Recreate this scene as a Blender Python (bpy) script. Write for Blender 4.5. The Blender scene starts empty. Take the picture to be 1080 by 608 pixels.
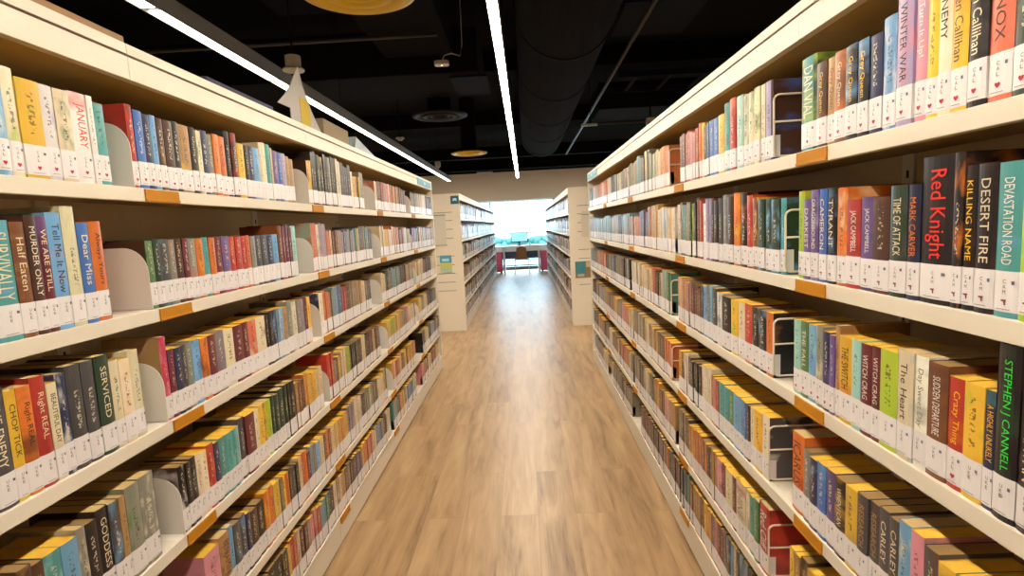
import bpy, math, random
from mathutils import Vector, Matrix
random.seed(11)
S = bpy.context.scene
COL = S.collection

# ------------------------------------------------------------------ camera
cd = bpy.data.cameras.new('camera'); cam = bpy.data.objects.new('camera', cd); COL.objects.link(cam); S.camera = cam
FPX, PITCH, ROLL, YAW, HC = 584.40, -0.11270, -0.05102, -0.02855, 1.4852
fw = Vector((math.sin(YAW)*math.cos(PITCH), math.cos(YAW)*math.cos(PITCH), math.sin(PITCH)))
r0 = Vector((math.cos(YAW), -math.sin(YAW), 0)); u0 = r0.cross(fw)
r1 = math.cos(ROLL)*r0 + math.sin(ROLL)*u0; u1 = -math.sin(ROLL)*r0 + math.cos(ROLL)*u0
M = Matrix.Identity(4)
for i in range(3):
    M[i][0] = r1[i]; M[i][1] = u1[i]; M[i][2] = -fw[i]
M.translation = (0, 0, HC)
cam.matrix_world = M
cd.sensor_width = 36; cd.lens = FPX*36/1080; cd.clip_start = .05; cd.clip_end = 300

# ------------------------------------------------------------------ world and exposure
S.view_settings.view_transform = 'Standard'; S.view_settings.look = 'None'
S.view_settings.gamma = 1; S.view_settings.use_curve_mapping = False
S.view_settings.exposure = 0.0
S.cycles.max_bounces = 8; S.cycles.diffuse_bounces = 3; S.cycles.glossy_bounces = 3
S.cycles.transmission_bounces = 4; S.cycles.sample_clamp_indirect = 4; S.cycles.use_denoising = True
W = bpy.data.worlds.new('sky'); S.world = W; W.use_nodes = True
W.node_tree.nodes['Background'].inputs[0].default_value = (.62, .82, 1, 1)
W.node_tree.nodes['Background'].inputs[1].default_value = 15

def area(name, loc, sx, sy, power, col, rot=(0, 0, 0)):
    l = bpy.data.lights.new(name, 'AREA'); l.shape = 'RECTANGLE'; l.size = sx; l.size_y = sy
    l.energy = power; l.color = col
    o = bpy.data.objects.new(name, l); COL.objects.link(o); o.location = loc; o.rotation_euler = rot
    return o
WARM = (1, .865, .67)
ZL = 2.45                                  # underside of the line lights
XC, XS = -.095, -1.50                      # line light over the aisle, line light over the left bookcase
# the room's light comes from the emissive diffusers of the line lights (radiance in W/m2/sr), see line_light()
LINE_CENTRE, LINE_LEFT, LINE_UNSEEN = 125, 10, 62

# ------------------------------------------------------------------ materials
def mat(name, col, rough=.5, metal=0, emit=None, strength=0, coat=0, noise=None, bump=None, spec=None):
    m = bpy.data.materials.new(name); m.use_nodes = True
    nt = m.node_tree; b = nt.nodes['Principled BSDF']
    b.inputs['Base Color'].default_value = (*col, 1); b.inputs['Roughness'].default_value = rough
    b.inputs['Metallic'].default_value = metal; b.inputs['Coat Weight'].default_value = coat
    if spec is not None: b.inputs['Specular IOR Level'].default_value = spec
    if emit: b.inputs['Emission Color'].default_value = (*emit, 1); b.inputs['Emission Strength'].default_value = strength
    if noise:
        tc = nt.nodes.new('ShaderNodeTexCoord'); n = nt.nodes.new('ShaderNodeTexNoise'); n.inputs['Scale'].default_value = noise[0]
        n.inputs['Detail'].default_value = 4
        mx = nt.nodes.new('ShaderNodeMix'); mx.data_type = 'RGBA'
        mx.inputs[6].default_value = (*col, 1); mx.inputs[7].default_value = (*[c*noise[1] for c in col], 1)
        nt.links.new(tc.outputs['Object'], n.inputs[0]); nt.links.new(n.outputs[0], mx.inputs[0]); nt.links.new(mx.outputs[2], b.inputs['Base Color'])
    if bump:
        tc = nt.nodes.new('ShaderNodeTexCoord'); n = nt.nodes.new('ShaderNodeTexNoise'); n.inputs['Scale'].default_value = bump[0]
        bp = nt.nodes.new('ShaderNodeBump'); bp.inputs['Strength'].default_value = bump[1]; bp.inputs['Distance'].default_value = .002
        nt.links.new(tc.outputs['Object'], n.inputs[0]); nt.links.new(n.outputs[0], bp.inputs['Height']); nt.links.new(bp.outputs[0], b.inputs['Normal'])
    return m

PAINT = mat('cream_powder_coat', (.81, .745, .635), .42, noise=(3, .95))
PAINT_END = mat('cream_end_panel', (.88, .80, .68), .5, noise=(2, .96))
SLOT = mat('dark_slot', (.06, .045, .03), .8)
TAG = mat('orange_tag', (.56, .235, .012), .5, noise=(30, .8), spec=.2)
BRACK = mat('cream_bookend', (.86, .81, .75), .45)
WIRE = mat('cream_wire', (.86, .76, .62), .35)
BLACK = mat('black_ceiling', (.0078, .0068, .0082), .95, noise=(1.5, .6), spec=.08)
DUCT = mat('dark_duct', (.010, .0072, .006), .95, noise=(4, .6), bump=(5, .4), spec=.06)
DARKM = mat('dark_metal', (.008, .0075, .008), .9, spec=.15)
PIPE = mat('dull_pipe', (.035, .03, .028), .5)
GLINT = mat('blue_grey_sheet', (.006, .0075, .014), .9, spec=.15)
FIX = mat('grey_fixture', (.26, .26, .27), .45)
DIFF = mat('light_diffuser', (.9, .9, .9), .4, emit=WARM, strength=LINE_CENTRE)
DIFF_L = mat('light_diffuser_dim', (.9, .9, .9), .4, emit=WARM, strength=LINE_LEFT)
DIFF_ADDED = mat('added_wash_diffuser', (.9, .9, .9), .4, emit=WARM, strength=42)  # for the added light that brightens the bulkhead
DIFF_UNSEEN = mat('unseen_outer_diffuser', (.9, .9, .9), .4, emit=WARM, strength=LINE_UNSEEN)
GOLD = mat('yellow_diffuser', (.80, .50, .010), .4, spec=.3)
DISCK = mat('black_disc', (.006, .006, .006), .6, spec=.15)
WHITEP = mat('white_plastic', (.60, .56, .48), .5)
WALL = mat('taupe_wall', (.62, .50, .39), .85, noise=(1.2, .93))
SIDEW = mat('side_wall', (.25, .20, .15), .9)
PLAQUE = mat('blue_plaque', (.05, .30, .46), .4)
PLAQUE_D = mat('dark_blue_plaque', (.02, .13, .22), .4)
WHITE = mat('white_print', (.85, .85, .85), .5)
PAPER = mat('paper_white', (.50, .47, .45), .8)
YPAPER = mat('yellow_paper', (.62, .44, .03), .7)
NAVY = mat('navy_cloth', (.035, .04, .09), .7)
FRAME = mat('window_frame', (.10, .12, .13), .4, metal=.4)
DESK = mat('white_desk', (.72, .76, .78), .35)
PANEL = mat('dark_blue_panel', (.045, .055, .10), .5)
CRIM = mat('crimson_laminate', (.42, .05, .10), .35)
CHAIR = mat('brown_chair', (.30, .13, .05), .5)
STEEL = mat('steel', (.6, .6, .6), .3, metal=.9)
SCREEN = mat('screen', (.02, .05, .07), .2, emit=(.35, .85, 1), strength=1.2)
TEAL_OUT = mat('pale_teal_planting', (.05, .17, .15), .9, noise=(3, .75))
TERRACE = mat('pale_terrace', (.10, .16, .165), .7)

def glass():
    m = bpy.data.materials.new('window_glass'); m.use_nodes = True; nt = m.node_tree; nt.nodes.remove(nt.nodes['Principled BSDF'])
    out = nt.nodes['Material Output']; t = nt.nodes.new('ShaderNodeBsdfTransparent'); g = nt.nodes.new('ShaderNodeBsdfGlossy')
    t.inputs[0].default_value = (.93, .98, .98, 1)
    g.inputs['Roughness'].default_value = .02; mx = nt.nodes.new('ShaderNodeMixShader'); mx.inputs[0].default_value = .06
    nt.links.new(t.outputs[0], mx.inputs[1]); nt.links.new(g.outputs[0], mx.inputs[2]); nt.links.new(mx.outputs[0], out.inputs[0])
    return m
GLASS = glass()

def wood():
    m = bpy.data.materials.new('oak_plank_floor'); m.use_nodes = True; nt = m.node_tree; b = nt.nodes['Principled BSDF']; N = nt.nodes.new; K = nt.links.new
    tc = N('ShaderNodeTexCoord'); mp = N('ShaderNodeMapping'); mp.inputs['Rotation'].default_value = (0, 0, math.radians(90)); K(tc.outputs['Object'], mp.inputs[0])
    br = N('ShaderNodeTexBrick'); br.offset = .37; br.offset_frequency = 2; br.squash = 1
    br.inputs['Scale'].default_value = 1; br.inputs['Brick Width'].default_value = 1.35; br.inputs['Row Height'].default_value = .195
    br.inputs['Mortar Size'].default_value = .0008; br.inputs['Mortar Smooth'].default_value = .2
    br.inputs['Color1'].default_value = (0, 0, 0, 1); br.inputs['Color2'].default_value = (1, 1, 1, 1); br.inputs['Mortar'].default_value = (.5, .5, .5, 1)
    K(mp.outputs[0], br.inputs[0])
    # per-plank random value from the brick colour
    sx = N('ShaderNodeSeparateColor'); K(br.outputs['Color'], sx.inputs[0])
    # grain: noise stretched along the plank, shifted per plank
    ad = N('ShaderNodeVectorMath'); ad.operation = 'MULTIPLY_ADD'; K(tc.outputs['Object'], ad.inputs[0]); ad.inputs[1].default_value = (9, 1.1, 1)
    cb = N('ShaderNodeCombineXYZ'); mu = N('ShaderNodeMath'); mu.operation = 'MULTIPLY'; mu.inputs[1].default_value = 37; K(sx.outputs[0], mu.inputs[0]); K(mu.outputs[0], cb.inputs[1]); K(mu.outputs[0], cb.inputs[2]); K(cb.outputs[0], ad.inputs[2])
    n1 = N('ShaderNodeTexNoise'); n1.inputs['Scale'].default_value = 1.3; n1.inputs['Detail'].default_value = 6; n1.inputs['Roughness'].default_value = .6; n1.inputs['Distortion'].default_value = .7; K(ad.outputs[0], n1.inputs[0])
    ad2 = N('ShaderNodeVectorMath'); ad2.operation = 'MULTIPLY_ADD'; K(tc.outputs['Object'], ad2.inputs[0]); ad2.inputs[1].default_value = (90, 4, 1); K(cb.outputs[0], ad2.inputs[2])
    n2 = N('ShaderNodeTexNoise'); n2.inputs['Scale'].default_value = 1; n2.inputs['Detail'].default_value = 4; K(ad2.outputs[0], n2.inputs[0])
    cr = N('ShaderNodeValToRGB'); e = cr.color_ramp.elements
    e[0].position = .28; e[0].color = (.145, .08, .038, 1); e[1].position = .72; e[1].color = (.50, .34, .185, 1)
    q = cr.color_ramp.elements.new(.48); q.color = (.36, .225, .11, 1)
    mix1 = N('ShaderNodeMath'); mix1.operation = 'MULTIPLY_ADD'; K(n2.outputs[0], mix1.inputs[0]); mix1.inputs[1].default_value = .22; 
    mix2 = N('ShaderNodeMath'); mix2.operation = 'MULTIPLY_ADD'; K(n1.outputs[0], mix2.inputs[0]); mix2.inputs[1].default_value = .8; mix2.inputs[2].default_value = -.035
    K(mix2.outputs[0], mix1.inputs[2])
    pl = N('ShaderNodeMath'); pl.operation = 'MULTIPLY_ADD'; K(sx.outputs[0], pl.inputs[0]); pl.inputs[1].default_value = .08; K(mix1.outputs[0], pl.inputs[2])
    K(pl.outputs[0], cr.inputs[0])
    dk = N('ShaderNodeMix'); dk.data_type = 'RGBA'; K(br.outputs['Fac'], dk.inputs[0]); K(cr.outputs[0], dk.inputs[6]); dk.inputs[7].default_value = (.20, .12, .06, 1)
    K(dk.outputs[2], b.inputs['Base Color'])
    b.inputs['Roughness'].default_value = .38; b.inputs['Specular IOR Level'].default_value = .5
    bp = N('ShaderNodeBump'); bp.inputs['Strength'].default_value = .15; bp.inputs['Distance'].default_value = .001; K(n2.outputs[0], bp.inputs['Height']); K(bp.outputs[0], b.inputs['Normal'])
    return m
WOOD = wood()

def cover_material():
    m = bpy.data.materials.new('printed_cover'); m.use_nodes = True; nt = m.node_tree; b = nt.nodes['Principled BSDF']; N = nt.nodes.new; K = nt.links.new
    a = N('ShaderNodeAttribute'); a.attribute_name = 'Col'; al = N('ShaderNodeAttribute'); al.attribute_name = 'Alt'
    uv = N('ShaderNodeUVMap'); uv.uv_map = 'UVMap'; sp = N('ShaderNodeSeparateXYZ'); K(uv.outputs[0], sp.inputs[0])
    seed = N('ShaderNodeMath'); seed.operation = 'MULTIPLY'; seed.inputs[1].default_value = 91; K(al.outputs['Alpha'], seed.inputs[0])
    def vec(su, sv):
        c = N('ShaderNodeCombineXYZ'); 
        for k, (src, s) in enumerate(((sp.outputs[0], su), (sp.outputs[1], sv))):
            x = N('ShaderNodeMath'); x.operation = 'MULTIPLY'; x.inputs[1].default_value = s; K(src, x.inputs[0]); K(x.outputs[0], c.inputs[k])
        K(seed.outputs[0], c.inputs[2]); return c
    n = N('ShaderNodeTexNoise'); n.inputs['Scale'].default_value = 1; n.inputs['Detail'].default_value = 3; K(vec(.55, 17).outputs[0], n.inputs[0])
    r = N('ShaderNodeMapRange'); r.inputs[1].default_value = .50; r.inputs[2].default_value = .68; K(n.outputs[0], r.inputs[0])
    r.inputs[3].default_value = 0; r.inputs[4].default_value = .7
    mx = N('ShaderNodeMix'); mx.data_type = 'RGBA'; K(r.outputs[0], mx.inputs[0]); K(a.outputs['Color'], mx.inputs[6]); K(al.outputs['Color'], mx.inputs[7])
    # title-like strokes running along the spine
    n2 = N('ShaderNodeTexNoise'); n2.inputs['Scale'].default_value = 1; n2.inputs['Detail'].default_value = 1; K(vec(2.6, 210).outputs[0], n2.inputs[0])
    g = N('ShaderNodeMath'); g.operation = 'GREATER_THAN'; g.inputs[1].default_value = .55; K(n2.outputs[0], g.inputs[0])
    ab = N('ShaderNodeMath'); ab.operation = 'ABSOLUTE'; K(sp.outputs[0], ab.inputs[0])
    lt = N('ShaderNodeMath'); lt.operation = 'LESS_THAN'; lt.inputs[1].default_value = .30; K(ab.outputs[0], lt.inputs[0])
    z1 = N('ShaderNodeMath'); z1.operation = 'GREATER_THAN'; z1.inputs[1].default_value = .085; K(sp.outputs[1], z1.inputs[0])
    z2 = N('ShaderNodeMath'); z2.operation = 'LESS_THAN'; z2.inputs[1].default_value = .165; K(sp.outputs[1], z2.inputs[0])
    p = None
    for q in (g, lt, z1, z2):
        if p is None: p = q; continue
        w = N('ShaderNodeMath'); w.operation = 'MULTIPLY'; K(p.outputs[0], w.inputs[0]); K(q.outputs[0], w.inputs[1]); p = w
    f = N('ShaderNodeMath'); f.operation = 'MULTIPLY'; f.inputs[1].default_value = .7; K(p.outputs[0], f.inputs[0])
    lum = N('ShaderNodeRGBToBW'); K(a.outputs['Color'], lum.inputs[0])
    lg = N('ShaderNodeMath'); lg.operation = 'GREATER_THAN'; lg.inputs[1].default_value = .25; K(lum.outputs[0], lg.inputs[0])
    ink = N('ShaderNodeMix'); ink.data_type = 'RGBA'; ink.inputs[6].default_value = (.72, .66, .5, 1); ink.inputs[7].default_value = (.05, .035, .03, 1); K(lg.outputs[0], ink.inputs[0])
    m2 = N('ShaderNodeMix'); m2.data_type = 'RGBA'; K(f.outputs[0], m2.inputs[0]); K(mx.outputs[2], m2.inputs[6]); K(ink.outputs[2], m2.inputs[7])
    K(m2.outputs[2], b.inputs['Base Color']); b.inputs['Roughness'].default_value = .33
    return m
COVER = cover_material()
def attr_material(name, rough):
    m = bpy.data.materials.new(name); m.use_nodes = True; nt = m.node_tree; b = nt.nodes['Principled BSDF']
    a = nt.nodes.new('ShaderNodeAttribute'); a.attribute_name = 'Col'; nt.links.new(a.outputs['Color'], b.inputs['Base Color']); b.inputs['Roughness'].default_value = rough
    return m
INK = attr_material('printed_ink', .4)
PAGES = mat('page_edges', (.90, .55, .06), .8, noise=(60, .82))
PAGES_B = mat('brown_page_edges', (.36, .23, .09), .8, noise=(60, .82))
PAGES_W = mat('pale_page_edges', (.66, .48, .22), .8, noise=(60, .85))
def sticker_material():
    m = bpy.data.materials.new('spine_sticker'); m.use_nodes = True; nt = m.node_tree; b = nt.nodes['Principled BSDF']; N = nt.nodes.new; K = nt.links.new
    uv = N('ShaderNodeUVMap'); uv.uv_map = 'UVMap'; sp = N('ShaderNodeSeparateXYZ'); K(uv.outputs[0], sp.inputs[0])
    c = N('ShaderNodeCombineXYZ')
    for k, s in ((0, 3.0), (1, 260)):
        x = N('ShaderNodeMath'); x.operation = 'MULTIPLY'; x.inputs[1].default_value = s; K(sp.outputs[k], x.inputs[0]); K(x.outputs[0], c.inputs[k])
    n = N('ShaderNodeTexNoise'); n.inputs['Scale'].default_value = 1; n.inputs['Detail'].default_value = 1; K(c.outputs[0], n.inputs[0])
    p = None
    for src, op, v in ((n.outputs[0], 'GREATER_THAN', .56), (sp.outputs[0], 'LESS_THAN', .16), (sp.outputs[0], 'GREATER_THAN', -.16), (sp.outputs[1], 'GREATER_THAN', .030), (sp.outputs[1], 'LESS_THAN', .052)):
        q = N('ShaderNodeMath'); q.operation = op; q.inputs[1].default_value = v; K(src, q.inputs[0])
        if p is None: p = q; continue
        w = N('ShaderNodeMath'); w.operation = 'MULTIPLY'; K(p.outputs[0], w.inputs[0]); K(q.outputs[0], w.inputs[1]); p = w
    mx = N('ShaderNodeMix'); mx.data_type = 'RGBA'; K(p.outputs[0], mx.inputs[0]); mx.inputs[6].default_value = (.86, .83, .86, 1); mx.inputs[7].default_value = (.25, .22, .25, 1)
    K(mx.outputs[2], b.inputs['Base Color']); b.inputs['Roughness'].default_value = .3
    return m
STICK = sticker_material()
STICK_PLAIN = mat('spine_sticker_plain', (.86, .83, .86), .3)

# ------------------------------------------------------------------ mesh builder
class MB:
    def __init__(s, attrs=False): s.v = []; s.f = []; s.m = []; s.attrs = attrs; s.c = []; s.a = []; s.uv = []
    def face(s, pts, m=0, col=(1, 1, 1), alt=(1, 1, 1, 0), uv=None):
        i = len(s.v); s.v.extend(pts); s.f.append(tuple(range(i, i+len(pts)))); s.m.append(m)
        if s.attrs:
            n = len(pts); s.c.extend([(*col[:3], 1)]*n); s.a.extend([alt]*n); s.uv.extend(uv if uv else [(9, 0)]*n)
    def box(s, x0, x1, y0, y1, z0, z1, m=0):
        i = len(s.v)
        s.v += [(x0, y0, z0), (x1, y0, z0), (x1, y1, z0), (x0, y1, z0), (x0, y0, z1), (x1, y0, z1), (x1, y1, z1), (x0, y1, z1)]
        for q in ((0, 3, 2, 1), (4, 5, 6, 7), (0, 1, 5, 4), (1, 2, 6, 5), (2, 3, 7, 6), (3, 0, 4, 7)):
            s.f.append(tuple(i+k for k in q)); s.m.append(m)
            if s.attrs: s.c.extend([(1, 1, 1, 1)]*4); s.a.extend([(1, 1, 1, 0)]*4); s.uv.extend([(9, 0)]*4)
        return s
    def prism(s, poly, y0, y1, m=0, axis='y'):
        """extrude a polygon given in the plane normal to axis"""
        def P(a, b, t): return {'y': (a, t, b), 'x': (t, a, b), 'z': (a, b, t)}[axis]
        i = len(s.v); n = len(poly)
        s.v += [P(a, b, y0) for a, b in poly] + [P(a, b, y1) for a, b in poly]
        s.f += [tuple(i+k for k in range(n))[::-1], tuple(i+n+k for k in range(n))]; s.m += [m, m]
        for k in range(n):
            j = (k+1) % n; s.f.append((i+k, i+j, i+n+j, i+n+k)); s.m.append(m)
        return s
    def lathe(s, prof, cx, cy, n=40, m=0):
        i = len(s.v)
        for r, z in prof:
            for k in range(n):
                t = 2*math.pi*k/n; s.v.append((cx+r*math.cos(t), cy+r*math.sin(t), z))
        for j in range(len(prof)-1):
            for k in range(n):
                l = (k+1) % n; s.f.append((i+j*n+k, i+j*n+l, i+(j+1)*n+l, i+(j+1)*n+k)); s.m.append(m)
        return s
    def tube(s, pts, r, n=8, m=0, closed=False):
        pts = [Vector(p) for p in pts]; i = len(s.v); N = len(pts)
        for k, p in enumerate(pts):
            if closed: d = pts[(k+1) % N]-pts[k-1]
            else: d = pts[min(k+1, N-1)]-pts[max(k-1, 0)]
            d.normalize(); a = d.cross(Vector((0, 0, 1)) if abs(d.z) < .9 else Vector((0, 1, 0))); a.normalize(); b = d.cross(a)
            for q in range(n):
                t = 2*math.pi*q/n; w = p+(a*math.cos(t)+b*math.sin(t))*r; s.v.append(tuple(w))
        for k in range(N if closed else N-1):
            for q in range(n):
                l = (q+1) % n; k2 = (k+1) % N
                s.f.append((i+k*n+q, i+k*n+l, i+k2*n+l, i+k2*n+q)); s.m.append(m)
        if not closed: s.f += [tuple(i+q for q in range(n))[::-1], tuple(i+(N-1)*n+q for q in range(n))]; s.m += [m, m]
        return s
    def mesh(s, name, mats):
        me = bpy.data.meshes.new(name); me.from_pydata(s.v, [], s.f)
        for x in (mats if isinstance(mats, (list, tuple)) else [mats]): me.materials.append(x)
        me.polygons.foreach_set('material_index', s.m)
        if s.attrs:
            for nm, dat in (('Col', s.c), ('Alt', s.a)):
                at = me.color_attributes.new(nm, 'FLOAT_COLOR', 'CORNER'); at.data.foreach_set('color', [x for c in dat for x in c])
            uvl = me.uv_layers.new(name='UVMap'); uvl.data.foreach_set('uv', [x for c in s.uv for x in c])
        me.update(); return me
    def obj(s, name, mats, parent=None, bevel=0, smooth=False, loc=None):
        me = s.mesh(name, mats); o = bpy.data.objects.new(name, me); COL.objects.link(o)
        if parent: o.parent = parent
        if loc: o.location = loc
        if bevel: b = o.modifiers.new('edge', 'BEVEL'); b.width = bevel; b.segments = 2; b.limit_method = 'ANGLE'
        if smooth: me.shade_smooth()
        return o
def tag(o, label, cat, group=None):
    o['label'] = label; o['category'] = cat
    if group: o['group'] = group
    return o
def empty(name, loc, label=None, cat=None, group=None, rz=0):
    o = bpy.data.objects.new(name, None); COL.objects.link(o); o.location = loc; o.rotation_euler = (0, 0, rz); o.empty_display_size = .1
    if label: tag(o, label, cat, group)
    return o
def structure(o): o['kind'] = 'structure'; return o

# glyphs
_GC = {}
def glyphs(text):
    """flat outline of a text as (verts2d, faces, width, height), lower-left at the origin"""
    if text not in _GC:
        c = bpy.data.curves.new('t', 'FONT'); c.body = text; c.resolution_u = 2; c.size = 1
        o = bpy.data.objects.new('t', c); me = bpy.data.meshes.new_from_object(o)
        vs = [(v.co.x, v.co.y) for v in me.vertices]; fs = [tuple(p.vertices) for p in me.polygons]
        x0 = min(v[0] for v in vs); x1 = max(v[0] for v in vs); y0 = min(v[1] for v in vs); y1 = max(v[1] for v in vs)
        _GC[text] = ([(a-x0, b-y0) for a, b in vs], fs, x1-x0, y1-y0)
        bpy.data.objects.remove(o); bpy.data.curves.remove(c); bpy.data.meshes.remove(me)
    return _GC[text]
def put_text(mb, text, fn, m, col):
    vs, fs, w, h = glyphs(text)
    i = len(mb.v); mb.v.extend([fn(a/w, b/h) for a, b in vs])
    for f in fs:
        mb.f.append(tuple(i+k for k in f)); mb.m.append(m)
        if mb.attrs: mb.c.extend([(*col, 1)]*len(f)); mb.a.extend([(1, 1, 1, 0)]*len(f)); mb.uv.extend([(9, 0)]*len(f))

# ------------------------------------------------------------------ setting
XLF, XRF = -.945, .666                     # fronts of the near bookcases
XLG, XRG = -.906, .625                     # fronts of the bookcases beyond
Y1, BAY = 1.381, 1.1
YE = Y1+4*BAY
Z6 = [1.624, 1.3195, 1.0233, .7058, .405, .1425]
LIP = .0336
ZFB, ZGR, ZTOP = 1.8845, 1.9427, 1.9716

structure(MB().box(-5, 5, -3, 18.6, -.1, 0).obj('floor', WOOD))
structure(MB().box(-5, 5, -3, 17.25, 3.6, 3.7).obj('ceiling', BLACK))
structure(MB().box(-5.15, -5, -3, 18.6, 0, 3.6).obj('wall_left', SIDEW))
structure(MB().box(5, 5.15, -3, 18.6, 0, 3.6).obj('wall_right', SIDEW))
structure(MB().box(-5.15, 5.15, -3.15, -3, 0, 3.6).obj('wall_rear', SIDEW))
structure(MB().box(-5, 5, 17.2, 17.38, 2.254, 3.11).box(-5, 5, 17.38, 18.62, 2.254, 2.33).obj('wall_bulkhead', WALL))
structure(MB().box(-5, 5, 17.1, 17.4, 3.11, 3.6).obj('trim_1', BLACK))
structure(MB().box(.92, 1.25, 17.6, 17.95, 0, 2.254).obj('column', mat('grey_column', (.22, .24, .26), .8)))
# window
wf = MB()
for z0, z1 in ((.04, .10), (1.19, 1.235), (2.29, 2.33)): wf.box(-5, 5, 18.56, 18.62, z0, z1)
for x in (-4.9, -3.0, -1.12, .98, 2.9, 4.85): wf.box(x-.03, x+.03, 18.56, 18.62, .04, 2.33)
win = structure(wf.obj('window_1', FRAME)); win['kind'] = 'structure'
MB().box(-5, 5, 18.585, 18.592, .08, 2.3).obj('pane', GLASS, win)
structure(MB().box(-5, 5, 18.54, 18.64, 0, .045).obj('trim_2', FRAME))
# terrace outside
structure(MB().box(-9, 9, 18.64, 27, -.12, -.02).obj('terrace', TERRACE))
hb = MB(); random.seed(3)
for i in range(70):
    for j in range(3):
        x = -8+i*.235+random.uniform(-.05, .05); z = .15+j*.32+random.uniform(-.05, .06); r = random.uniform(.17, .26)
        prof = [(0.001, z-r)]+[(r*math.sin(a)*random.uniform(.85, 1.1), z-r*math.cos(a)) for a in (.5, 1, 1.57, 2.1, 2.6)]+[(.001, z+r)]
        hb.lathe(prof, x, 25.4+random.uniform(-.15, .15), 9)
h = hb.obj('hedge', TEAL_OUT, smooth=True); h['kind'] = 'stuff'; tag(h, 'pale green planting seen through the far window', 'hedge')

# ------------------------------------------------------------------ bookcases
def bookcase(side, xf, ya, yb, bays, label, near):
    """side -1: left of the aisle (front faces +x); +1: right of the aisle"""
    t = empty('bookcase', (xf+side*.28, (ya+yb)/2, 0), label, 'bookcase', 'double-sided library bookcases')
    def B(mb, d0, d1, y0, y1, z0, z1, m=0):   # d = depth behind the front
        a, b = sorted((xf+side*d0, xf+side*d1)); return mb.box(a, b, y0, y1, z0, z1, m)
    def put(mb, name, mats, bevel=.0015, lab=None):
        o = mb.obj(name, mats, t, bevel); o.matrix_parent_inverse = Matrix.Translation(-Vector(t.location))
        if lab: o['label'] = lab
        return o
    edges = bays
    cut = .0
    for y0, y1 in zip(edges, edges[1:]):
        for r, z in enumerate(Z6):
            if r == 5: continue
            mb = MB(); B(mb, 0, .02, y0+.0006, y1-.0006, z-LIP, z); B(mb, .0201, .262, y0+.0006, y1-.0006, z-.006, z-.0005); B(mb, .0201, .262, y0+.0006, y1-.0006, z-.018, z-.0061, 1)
            put(mb, 'shelf', [PAINT, UNDER_SHADE])
        mb = MB(); B(mb, 0, .262, y0+.0006, y1-.0006, Z6[5]-.022, Z6[5]); B(mb, .004, .02, y0+.0006, y1-.0006, .012, Z6[5]-.022); B(mb, .012, .05, y0, y1, 0, .012, 1)
        put(mb, 'plinth', [PAINT, SLOT])
        # canopy: fascia, groove, top rail
        mb = MB(); B(mb, 0, .022, y0+.0005, y1-.0005, ZFB, ZGR-.003); B(mb, .006, .022, y0, y1, ZGR-.003, ZGR+.003, 1); B(mb, .001, .022, y0+.0005, y1-.0005, ZGR+.003, ZTOP)
        put(mb, 'fascia', [PAINT, mat_groove])
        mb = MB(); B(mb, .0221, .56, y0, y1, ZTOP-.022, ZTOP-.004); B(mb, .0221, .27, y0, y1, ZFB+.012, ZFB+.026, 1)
        put(mb, 'canopy_top', [PAINT, UNDER_SHADE])
        mb = MB(); B(mb, .27, .285, y0, y1, .05, ZTOP-.03); put(mb, 'back_panel', BACKP, 0)
        mb = MB(); B(mb, .54, .558, y0, y1, .02, ZTOP-.03); put(mb, 'rear_panel', PAINT, 0)
    for y in edges[1:-1]:
        mb = MB(); B(mb, .2625, .27, y-.02, y+.02, .02, ZFB)
        for k in range(34):
            z = .2+k*.05
            if all(abs(z-q) > .03 for q in Z6): B(mb, .2618, .2624, y-.004, y+.004, z, z+.018, 1)
        put(mb, 'upright', [PAINT, SLOT], 0)
    for k, y in enumerate((ya, yb)):
        mb = MB(); a, b = (y-.022, y) if k == 0 else (y, y+.022)
        B(mb, 0.0, .56, a, b, .0, ZTOP+.002)
        grooved = (not near and k == 0)
        if grooved:
            for z in (1.71, 1.595, 1.47, 1.345, 1.09, .965, .84, .715, .59): B(mb, .12, .44, a-.0012, a-.0001, z, z+.006, 1)
        put(mb, 'end_panel', [PAINT_END, SLOT], .002 if not grooved else 0)
    if near:
        for k in range(4):
            y = Y1+BAY*k
            a, b = (y, y+.135) if side < 0 else (y-.135, y)
            for r, z in enumerate(Z6):
                if r == 5 and (side > 0 and k != 1): continue
                if k == 3 and r == 5: continue
                mb = MB(); B(mb, -.004, -.0002, a, b, z-LIP+.001, z-.002); B(mb, -.006, -.004, a, b, z-LIP+.001, z-LIP+.007)
                put(mb, 'label_holder', TAG, .0008, 'orange label holder' )
    return t
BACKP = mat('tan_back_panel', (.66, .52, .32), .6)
UNDER_SHADE = mat('underside_painted_shade', (.44, .30, .13), .6)  # shade below the boards and inside the canopy put into a darker tan
mat_groove = mat('brown_groove', (.20, .13, .07), .7)
nb = [-.819, .281, Y1, Y1+BAY, Y1+2*BAY, Y1+3*BAY, YE]
bookcase(-1, XLF, nb[0], YE, nb, 'cream bookcase with the paper tree on top and white curved bookends', True)
bookcase(1, XRF, nb[0], YE, nb, 'cream bookcase with wire bookends, facing the one under the paper tree', True)
fb = [7.925+BAY*k for k in range(9)]
bookcase(-1, XLG, fb[0], fb[-1], fb, 'far cream bookcase with a dark blue plaque on its end panel', False)
bookcase(1, XRG, fb[0], fb[-1], fb, 'far cream bookcase with a dark teal poster on its end panel', False)

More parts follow.
